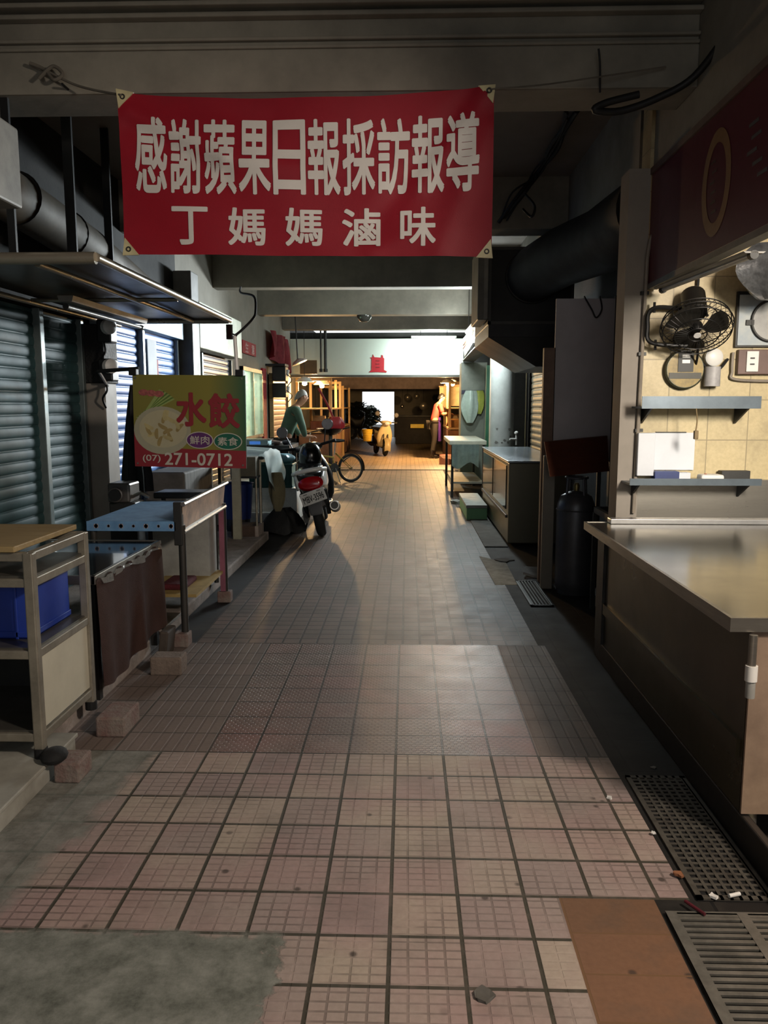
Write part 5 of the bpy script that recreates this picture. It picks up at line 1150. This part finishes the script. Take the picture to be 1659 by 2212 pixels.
tag(G().curve([(-1.78, 15.9, 1.78), (-1.62, 15.85, 1.5), (-1.52, 15.8, 1.3), (-1.45, 15.75, 1.12)], .022).out('red_ribbon', mat('red_ribbon', '#9a2a2c', .7), smooth=True), 'twisted red ribbon leading down to the red bag', 'ribbon')
t = thing('wok', 'shiny black wok hanging beside the red bag', 'wok', (-1.5, 15.4, .9))
G().lathe([(.02, 0), (.12, .02), (.20, .07), (.245, .13), (.235, .13), (.19, .08), (.10, .035), (.01, .02)], (-1.50, 15.4, .86), n=32).out('bowl', M_blackpaint, t, smooth=True); G().tube([(-1.26, 15.4, .985), (-1.12, 15.4, 1.02)], .014).out('handle', M_black, t)
G().tube([(-1.5, 15.4, 0), (-1.5, 15.4, .86)], .04).out('burner_stand', M_steel_dk, t)

# ================================================================== PEOPLE
def skin(name, nodes, edges, m, parent, sub=2, extra=None):
    """grow one continuous surface over a jointed skeleton; nodes: name -> (x, y, z, radius)"""
    me = bpy.data.meshes.new(name); keys = list(nodes); ix = {k: i for i, k in enumerate(keys)}
    me.from_pydata([nodes[k][:3] for k in keys], [(ix[a], ix[b]) for a, b in edges], [])
    o = bpy.data.objects.new(name, me); COL.objects.link(o)
    o.modifiers.new('s', 'SKIN'); o.modifiers.new('d', 'SUBSURF').levels = sub
    for k, v in zip(keys, me.skin_vertices[0].data):
        r = nodes[k][3]; v.radius = r if isinstance(r, tuple) else (r, r); v.use_root = (ix[k] == 0)
    dg = bpy.context.evaluated_depsgraph_get()
    res = bpy.data.meshes.new_from_object(o.evaluated_get(dg)); bpy.data.objects.remove(o)
    q = bpy.data.objects.new(name, res); COL.objects.link(q); res.materials.clear(); res.materials.append(m); q.parent = parent
    for p in res.polygons: p.use_smooth = True
    ROOT[q.name] = ROOT[parent.name]
    return q
def person(label, loc, rz, hair, shirt, trousers, skin_m, bow=0.12, reach=(.45, 1.15), apron=None, boots=None, short=True, H=1.66):
    """x forward, y to the person's left; standing, bowed over a counter with both hands in front"""
    k = H / 1.66; t = thing('person', label, 'person', loc, rz)
    def P(x, y, z, r): return (x * k, y * k, z * k, tuple(q * k for q in r) if isinstance(r, tuple) else r * k)
    b = bow
    J = {'pelvis': P(0, 0, .92, (.13, .10)), 'waist': P(.03 * b * 8, 0, 1.06, (.12, .09)), 'chest': P(.09 * b * 8, 0, 1.26, (.14, .10)), 'collar': P(.13 * b * 8, 0, 1.38, (.09, .07)),
         'neck': P(.16 * b * 8, 0, 1.44, .048), 'jaw': P(.21 * b * 8, 0, 1.51, .066), 'skull': P(.22 * b * 8, 0, 1.58, .085), 'crown': P(.21 * b * 8, 0, 1.645, .055), 'nose': P(.21 * b * 8 + .105, 0, 1.545, .012)}
    E = [('pelvis', 'waist'), ('waist', 'chest'), ('chest', 'collar'), ('collar', 'neck'), ('neck', 'jaw'), ('jaw', 'skull'), ('skull', 'crown'), ('skull', 'nose')]
    for s, n in ((1, 'l'), (-1, 'r')):
        st = .06 * s
        J.update({n + 'hip': P(0, s * .09, .88, .085), n + 'knee': P(.03 + st * .6, s * .10, .48, .055), n + 'ankle': P(-.02 + st, s * .10, .09, .038), n + 'heel': P(.02 + st, s * .10, .045, .036), n + 'toe': P(.16 + st, s * .115, .03, .03)})
        E += [('pelvis', n + 'hip'), (n + 'hip', n + 'knee'), (n + 'knee', n + 'ankle'), (n + 'ankle', n + 'heel'), (n + 'heel', n + 'toe')]
        cx_ = .12 * b * 8; hx, hz = reach; hx += cx_
        J.update({n + 'shoulder': P(cx_, s * .17, 1.36, .052), n + 'elbow': P(cx_ + .06, s * .22, 1.12, .040), n + 'wrist': P(hx - .09, s * .10, hz, .026), n + 'palm': P(hx, s * .085, hz - .005, (.030, .018))})
        E += [('collar', n + 'shoulder'), (n + 'shoulder', n + 'elbow'), (n + 'elbow', n + 'wrist'), (n + 'wrist', n + 'palm')]
        for f in range(4):
            L = (.070, .082, .076, .060)[f]; yy = s * (.085 + (.027 - .018 * f) * -1)
            J[n + 'f%d' % f] = P(hx + .035 + L * .45, yy, hz - .008, .0085); J[n + 'g%d' % f] = P(hx + .03 + L * .85, yy, hz - .035, .0075)
            E += [(n + 'palm', n + 'f%d' % f), (n + 'f%d' % f, n + 'g%d' % f)]
        J[n + 'th'] = P(hx - .01, s * .045, hz - .01, .0095); J[n + 'tt'] = P(hx + .03, s * .035, hz - .025, .0085); E += [(n + 'palm', n + 'th'), (n + 'th', n + 'tt')]
    body = skin('body', J, E, skin_m, t)
    def sub(keys, grow, rename=None):
        n = {}
        for q in keys:
            x, y, z, r = J[q]; n[q] = (x, y, z, tuple(a + grow for a in r) if isinstance(r, tuple) else r + grow)
        return n, [(a, c) for a, c in E if a in n and c in n]
    up = ['pelvis', 'waist', 'chest', 'collar', 'lshoulder', 'rshoulder', 'lelbow', 'relbow'] + ([] if short else ['lwrist', 'rwrist'])
    n, e = sub(up, .014)
    if short:
        for s in 'lr':
            a = V(J[s + 'shoulder'][:3]); c = V(J[s + 'elbow'][:3]); m_ = a.lerp(c, .85); n[s + 'elbow'] = (*m_, .058 * k)
    skin('shirt', n, e, shirt, t)
    n, e = sub(['pelvis', 'lhip', 'rhip', 'lknee', 'rknee', 'lankle', 'rankle'], .016); n['pelvis'] = (*n['pelvis'][:3], (.15 * k, .125 * k)); skin('trousers', n, e, trousers, t)
    if boots:
        for s in 'lr':
            n, e = sub([s + 'knee', s + 'ankle', s + 'heel', s + 'toe'], .018); a = V(J[s + 'knee'][:3]).lerp(V(J[s + 'ankle'][:3]), .35); n[s + 'knee'] = (*a, .062 * k); skin('boot', n, e, boots, t)
    else:
        for s in 'lr':
            n, e = sub([s + 'ankle', s + 'heel', s + 'toe'], .012); n[s + 'ankle'] = (*V(n[s + 'ankle'][:3]) + V((0, 0, -.01)), .045 * k); skin('shoe', n, e, M_black, t)
    hc = V(J['skull'][:3]); g = G(); n_ = 22; loops = []
    for j in range(9):
        ph = PI * .5 * j / 8; rr = math.cos(ph) if j else 1.0; zz = math.sin(ph)
        loops.append([hc + V((-.020 * k + .104 * k * rr * math.cos(2 * PI * i / n_) * (1.0 if math.cos(2 * PI * i / n_) < 0 else .86), .092 * k * rr * math.sin(2 * PI * i / n_), .012 * k + .088 * k * zz - (.075 * k * (1 - j / 8) * max(0, -math.cos(2 * PI * i / n_)) if j < 8 else 0))) for i in range(n_)])
    g.loft(loops); g.out('hair', hair, t, smooth=True, local=True)
    for s in (1, -1):
        G().sph(hc + V((.078 * k, s * .034 * k, -.008 * k)), .011 * k, 10, 6).out('eye', M_black, t, smooth=True, local=True)
        G().sph(hc + V((-.005 * k, s * .088 * k, -.02 * k)), (.016 * k, .010 * k, .028 * k), 10, 6).out('ear', skin_m, t, smooth=True, local=True)
    G().sph(hc + V((.075 * k, 0, -.072 * k)), (.014 * k, .026 * k, .006 * k), 10, 6).out('mouth', mat('lip', '#8a5048', .5), t, smooth=True, local=True)
    if apron:
        def ap(u, v):
            a = (u - .5) * 2.5; z = 1.06 - v * .62; r = .175 + .035 * v + .008 * math.sin(u * 16) * v; xo_ = .024 * b * 8 * (1 - v)
            return V(((xo_ + r * math.cos(a) * .95) * k, r * math.sin(a) * 1.05 * k, z * k))
        G().sheet(ap, 22, 14, .004).out('apron', apron, t, smooth=True, local=True)
    return t
M_sk = mat('skin', '#b98868', .55, 0, .05, 10)
person('vendor in a red shirt, purple apron and black boots working at the far lit stall', (.72, 21.7, 0.012), .28, mat('black_hair', '#14110f', .5), mat('red_shirt', '#c2443c', .8, 0, .1, 8), mat('dark_trousers', '#2a241f', .8), M_sk, .13, (.30, 1.16), mat('purple_apron', '#6a3fa0', .5, 0, .1, 6), mat('black_boots', '#151313', .3), True, 1.74)
person('grey haired person in a green jacket standing by the warm lamp, head bowed', (-1.80, 11.45, .0), .45, mat('grey_hair', '#a9a49a', .7), mat('green_jacket', '#53705c', .8, 0, .15, 6), mat('dark_trousers', '#2a241f'), M_sk, .17, (.22, 1.0), None, None, False, 1.66)

# ================================================================== FAR HALL
def bulb(lab, p, cord):
    t = thing('hanging_bulb', lab, 'lamp', p); p = V(p)
    G().lathe([(.018, .06), (.03, .045), (.055, 0), (.05, -.04), (.02, -.06)], p, n=20).out('bulb', mat('lit_bulb', '#ffe9c0', .4, emit='#ffca78', estr=60), t, smooth=True)
    G().cyl(p + V((0, 0, .055)), p + V((0, 0, .12)), .022, n=12).out('socket', M_black, t); G().tube([p + V((0, 0, .12)), V((p.x, p.y, cord))], .006).out('cord', M_cable, t)
    G().lathe([(.20, .02), (.12, .10), (.03, .13)], p, n=24).out('tin_shade', M_white, t, smooth=True)
bulb('glowing bulb over the stall under the left end of the lintel', (-2.24, 17.3, 1.93), 3.4)
bulb('second glowing bulb just past the lintel over the left stall', (-1.98, 18.4, 1.90), 2.9)
bulb('glowing bulb over the lit stall where the vendor works', (1.06, 20.9, 2.0), 2.9)
bulb('second glowing bulb deeper over the vendor stall', (1.22, 21.6, 2.02), 2.9)
M_lw = mat('lit_wood', '#b08f62', .6, 0, .12, 4, stretch=(8, 8, 1))
def stall(lab, x0, x1, y0, y1, top, posts, boxes, seed):
    t = thing('market_stall', lab, 'stall', ((x0 + x1) / 2, (y0 + y1) / 2, 0)); random.seed(seed)
    for x, y in posts: G().box((x - .03, y - .03, 0), (x + .03, y + .03, top)).out('post', M_lw, t)
    G().box((x0, y0, .82), (x1, y1, .87)).out('counter_board', M_lw, t); G().box((x0, y0, 1.35), (x1, y1, 1.38)).out('upper_shelf', M_lw, t)
    G().box((x0, y0 + .02, .05), (x1, y1 - .02, .80)).out('front_boards', mat('stall_boards', '#7a5236', .7, 0, .3, 3), t)
    for y in (y0, y1): G().box((min(p[0] for p in posts), y - .02, top - .06), (max(p[0] for p in posts), y + .02, top)).out('top_rail', M_lw, t)
    return t
stall('wooden stall frame lit by warm bulbs at the left past the lintel', -2.55, -1.72, 17.95, 20.6, 2.05, ((-1.74, 18.0), (-1.74, 20.5), (-2.5, 18.0), (-2.5, 20.5), (-1.74, 19.3)), 0, 1)
stall('wooden stall frame by the vendor, brightly lit', 1.06, 2.0, 20.6, 23.6, 2.05, ((1.10, 20.7), (1.10, 23.5), (1.9, 20.7), (1.9, 23.5), (1.10, 22.0)), 0, 2)
stall('dim wooden stall frame further back at the left', -2.55, -1.85, 23.0, 25.6, 2.0, ((-1.87, 23.0), (-1.87, 25.5), (-2.5, 23.0), (-2.5, 25.5)), 0, 3)
tag(G().lathe([(.14, 0), (.20, .04), (.19, .05), (.13, .015)], (-1.9, 18.2, .87), n=24).out('plate', M_white, smooth=True), 'white plate on the warm lit wooden counter', 'plate')
hx = ['#a8763c', '#c79a58', '#8a4f34', '#c4aa80', '#9c3b30', '#7b8a5a', '#d0b27a', '#6a4a38']
places = ('first at the near end of the vendor counter', 'second along the vendor counter', 'third along the vendor counter', 'fourth along the vendor counter', 'fifth along the vendor counter', 'at the far end of the vendor counter')
random.seed(4)
for i in range(6):
    h = random.uniform(.14, .34); y = 20.75 + i * .45
    tag(G().box((1.14, y, .87), (1.14 + random.uniform(.2, .4), y + .3, .87 + h)).out('carton', mat('carton_%d' % i, hx[i], .7), bevel=.01), 'goods box standing ' + places[i], 'box', 'boxes on the vendor counter')
for i in range(4):
    y = 18.7 + i * .45; h = (.2, .32, .16, .26)[i]
    tag(G().box((-2.3, y, .87), (-2.0, y + .3, .87 + h)).out('carton', mat('carton_%d' % (i + 2), hx[i + 2], .7), bevel=.01), 'goods box on the left wooden stall, ' + ('nearest the plate', 'second from the plate', 'third from the plate', 'farthest from the plate')[i], 'box', 'boxes on the left wooden stall')
t = thing('lit_sheet', 'pale sheet hung on the vendor stall behind the bulbs', 'sheet', (1.3, 23.6, 1.4)); G().box((.95, 23.62, 1.42), (1.9, 23.65, 1.98)).out('sheet', mat('cream_sheet', '#d8c49a', .7), t); G().box((.93, 23.60, 1.98), (1.92, 23.66, 2.01)).out('rail', M_lw, t)
tag(G().lathe([(.16, 0), (.19, .18), (.17, .19)], (1.02, 20.25, 0), n=22).out('basin', mat('red_basin', '#a8483c', .5), smooth=True), 'red plastic basin on the floor at the vendor feet', 'basin')
scrap('crumpled reddish sack on the lit floor behind the vendor', (1.0, 19.6, 0), .22, mat('reddish_sack', '#8a5a44', .8, bump=.4), 31, .9, 'sack')
tag(G().box((1.05, 18.3, 0), (1.25, 18.9, .5)).out('brown_crate', mat('brown_crate', '#7a4a2c', .7), bevel=.01), 'brown wooden crate just past the lintel at the right wall', 'crate')
# shapes against the bright doorway
t = thing('dark_counter', 'dark stall counter beside the bright doorway with a yellow box', 'counter', (.3, 30.5, 0))
G().box((-.45, 29.8, 0), (1.6, 31.0, 1.02)).out('body', mat('dark_counter', '#221d1a', .7), t, bevel=.02); G().box((-.5, 29.78, 1.02), (1.7, 31.1, 1.06)).out('top', M_steel_dk, t)
tag(G().box((.12, 29.58, .60), (.62, 29.80, .74)).out('yellow_box', mat('yellow_box', '#d9a52a', .5, emit='#e0a828', estr=.25)), 'small yellow box with added glow on the dark counter front', 'box')  # no lamp: emission puts the brightness into its colour
for i, (x, z, r) in enumerate(((.0, 1.75, .14), (.36, 1.80, .12), (-.20, 1.40, .07), (.62, 1.42, .16))):
    t = thing('hanging_pan', 'round pale metal lid hung above the dark counter, ' + ('left of the pair', 'right of the pair', 'smallest and lowest', 'lowest and widest')[i], 'lid', (x, 31, z), group='lids above the dark counter')
    G().lathe([(r, 0), (r, .03), (r * .3, .08)], (x, 31.1, z), (0, -1, 0), 24).out('lid', M_steel, t, smooth=True); G().tube([(x, 31.1, z + r), (x, 31.1, 2.9)], .006).out('hook', M_cable, t)
t = thing('parked_motorbike', 'dark loaded motorbike shape standing in the bright doorway', 'motorbike', (-2.2, 33.5, 0))
for x in (-2.4, -1.8): G().torus((x, 33.5, .3), (0, 1, 0), .24, .06, 24, 8).out('wheel', M_rubber, t, smooth=True)
g = G(); g.loft([[p + V((0, 33.5, 0)) for p in s] for s in (sect(-2.6, .80, .2, .2), sect(-2.42, .85, .5, .5), sect(-2.2, .72, .5, .5), sect(-1.95, .70, .4, .5), sect(-1.8, .95, .3, .3))]); g.out('body', M_black, t, smooth=True)
G().tube([(-1.85, 33.15, 1.15), (-1.8, 33.5, 1.1), (-1.85, 33.85, 1.15)], .025).out('handlebar', M_black, t, smooth=True)
for i, (x, y, z, r, lab) in enumerate(((-2.12, 34.6, 0, .9, 'dark leafy bush, taller one at the edge of the bright doorway'), (-1.75, 38.2, 0, .75, 'low dark leafy bush outside the bright doorway'))):
    random.seed(40 + i); t = thing('bush', lab, 'bush', (x, y, z)); g = G()
    for k in range(1000):
        d = V((random.gauss(0, 1), random.gauss(0, 1), random.gauss(0, 1))).normalized() * r * random.uniform(.55, 1) * .62; c = V((x, y, .35 + r * .75)) + V((d.x, d.y, d.z * 1.1)); a = random.uniform(0, 6); s = random.uniform(.07, .14)
        e1 = V((math.cos(a), math.sin(a), random.uniform(-.6, .6))) * s; e2 = V((-math.sin(a), math.cos(a), random.uniform(-.6, .6))) * s * .5
        g.face([c - e1, c + e2, c + e1, c - e2])
    g.out('foliage', mat('dark_leaf', '#26301f', .7, 0, .2, 6), t); G().tube([(x, y, 0), (x, y, .35 + r * .6)], .04).out('stem', M_wood, t)
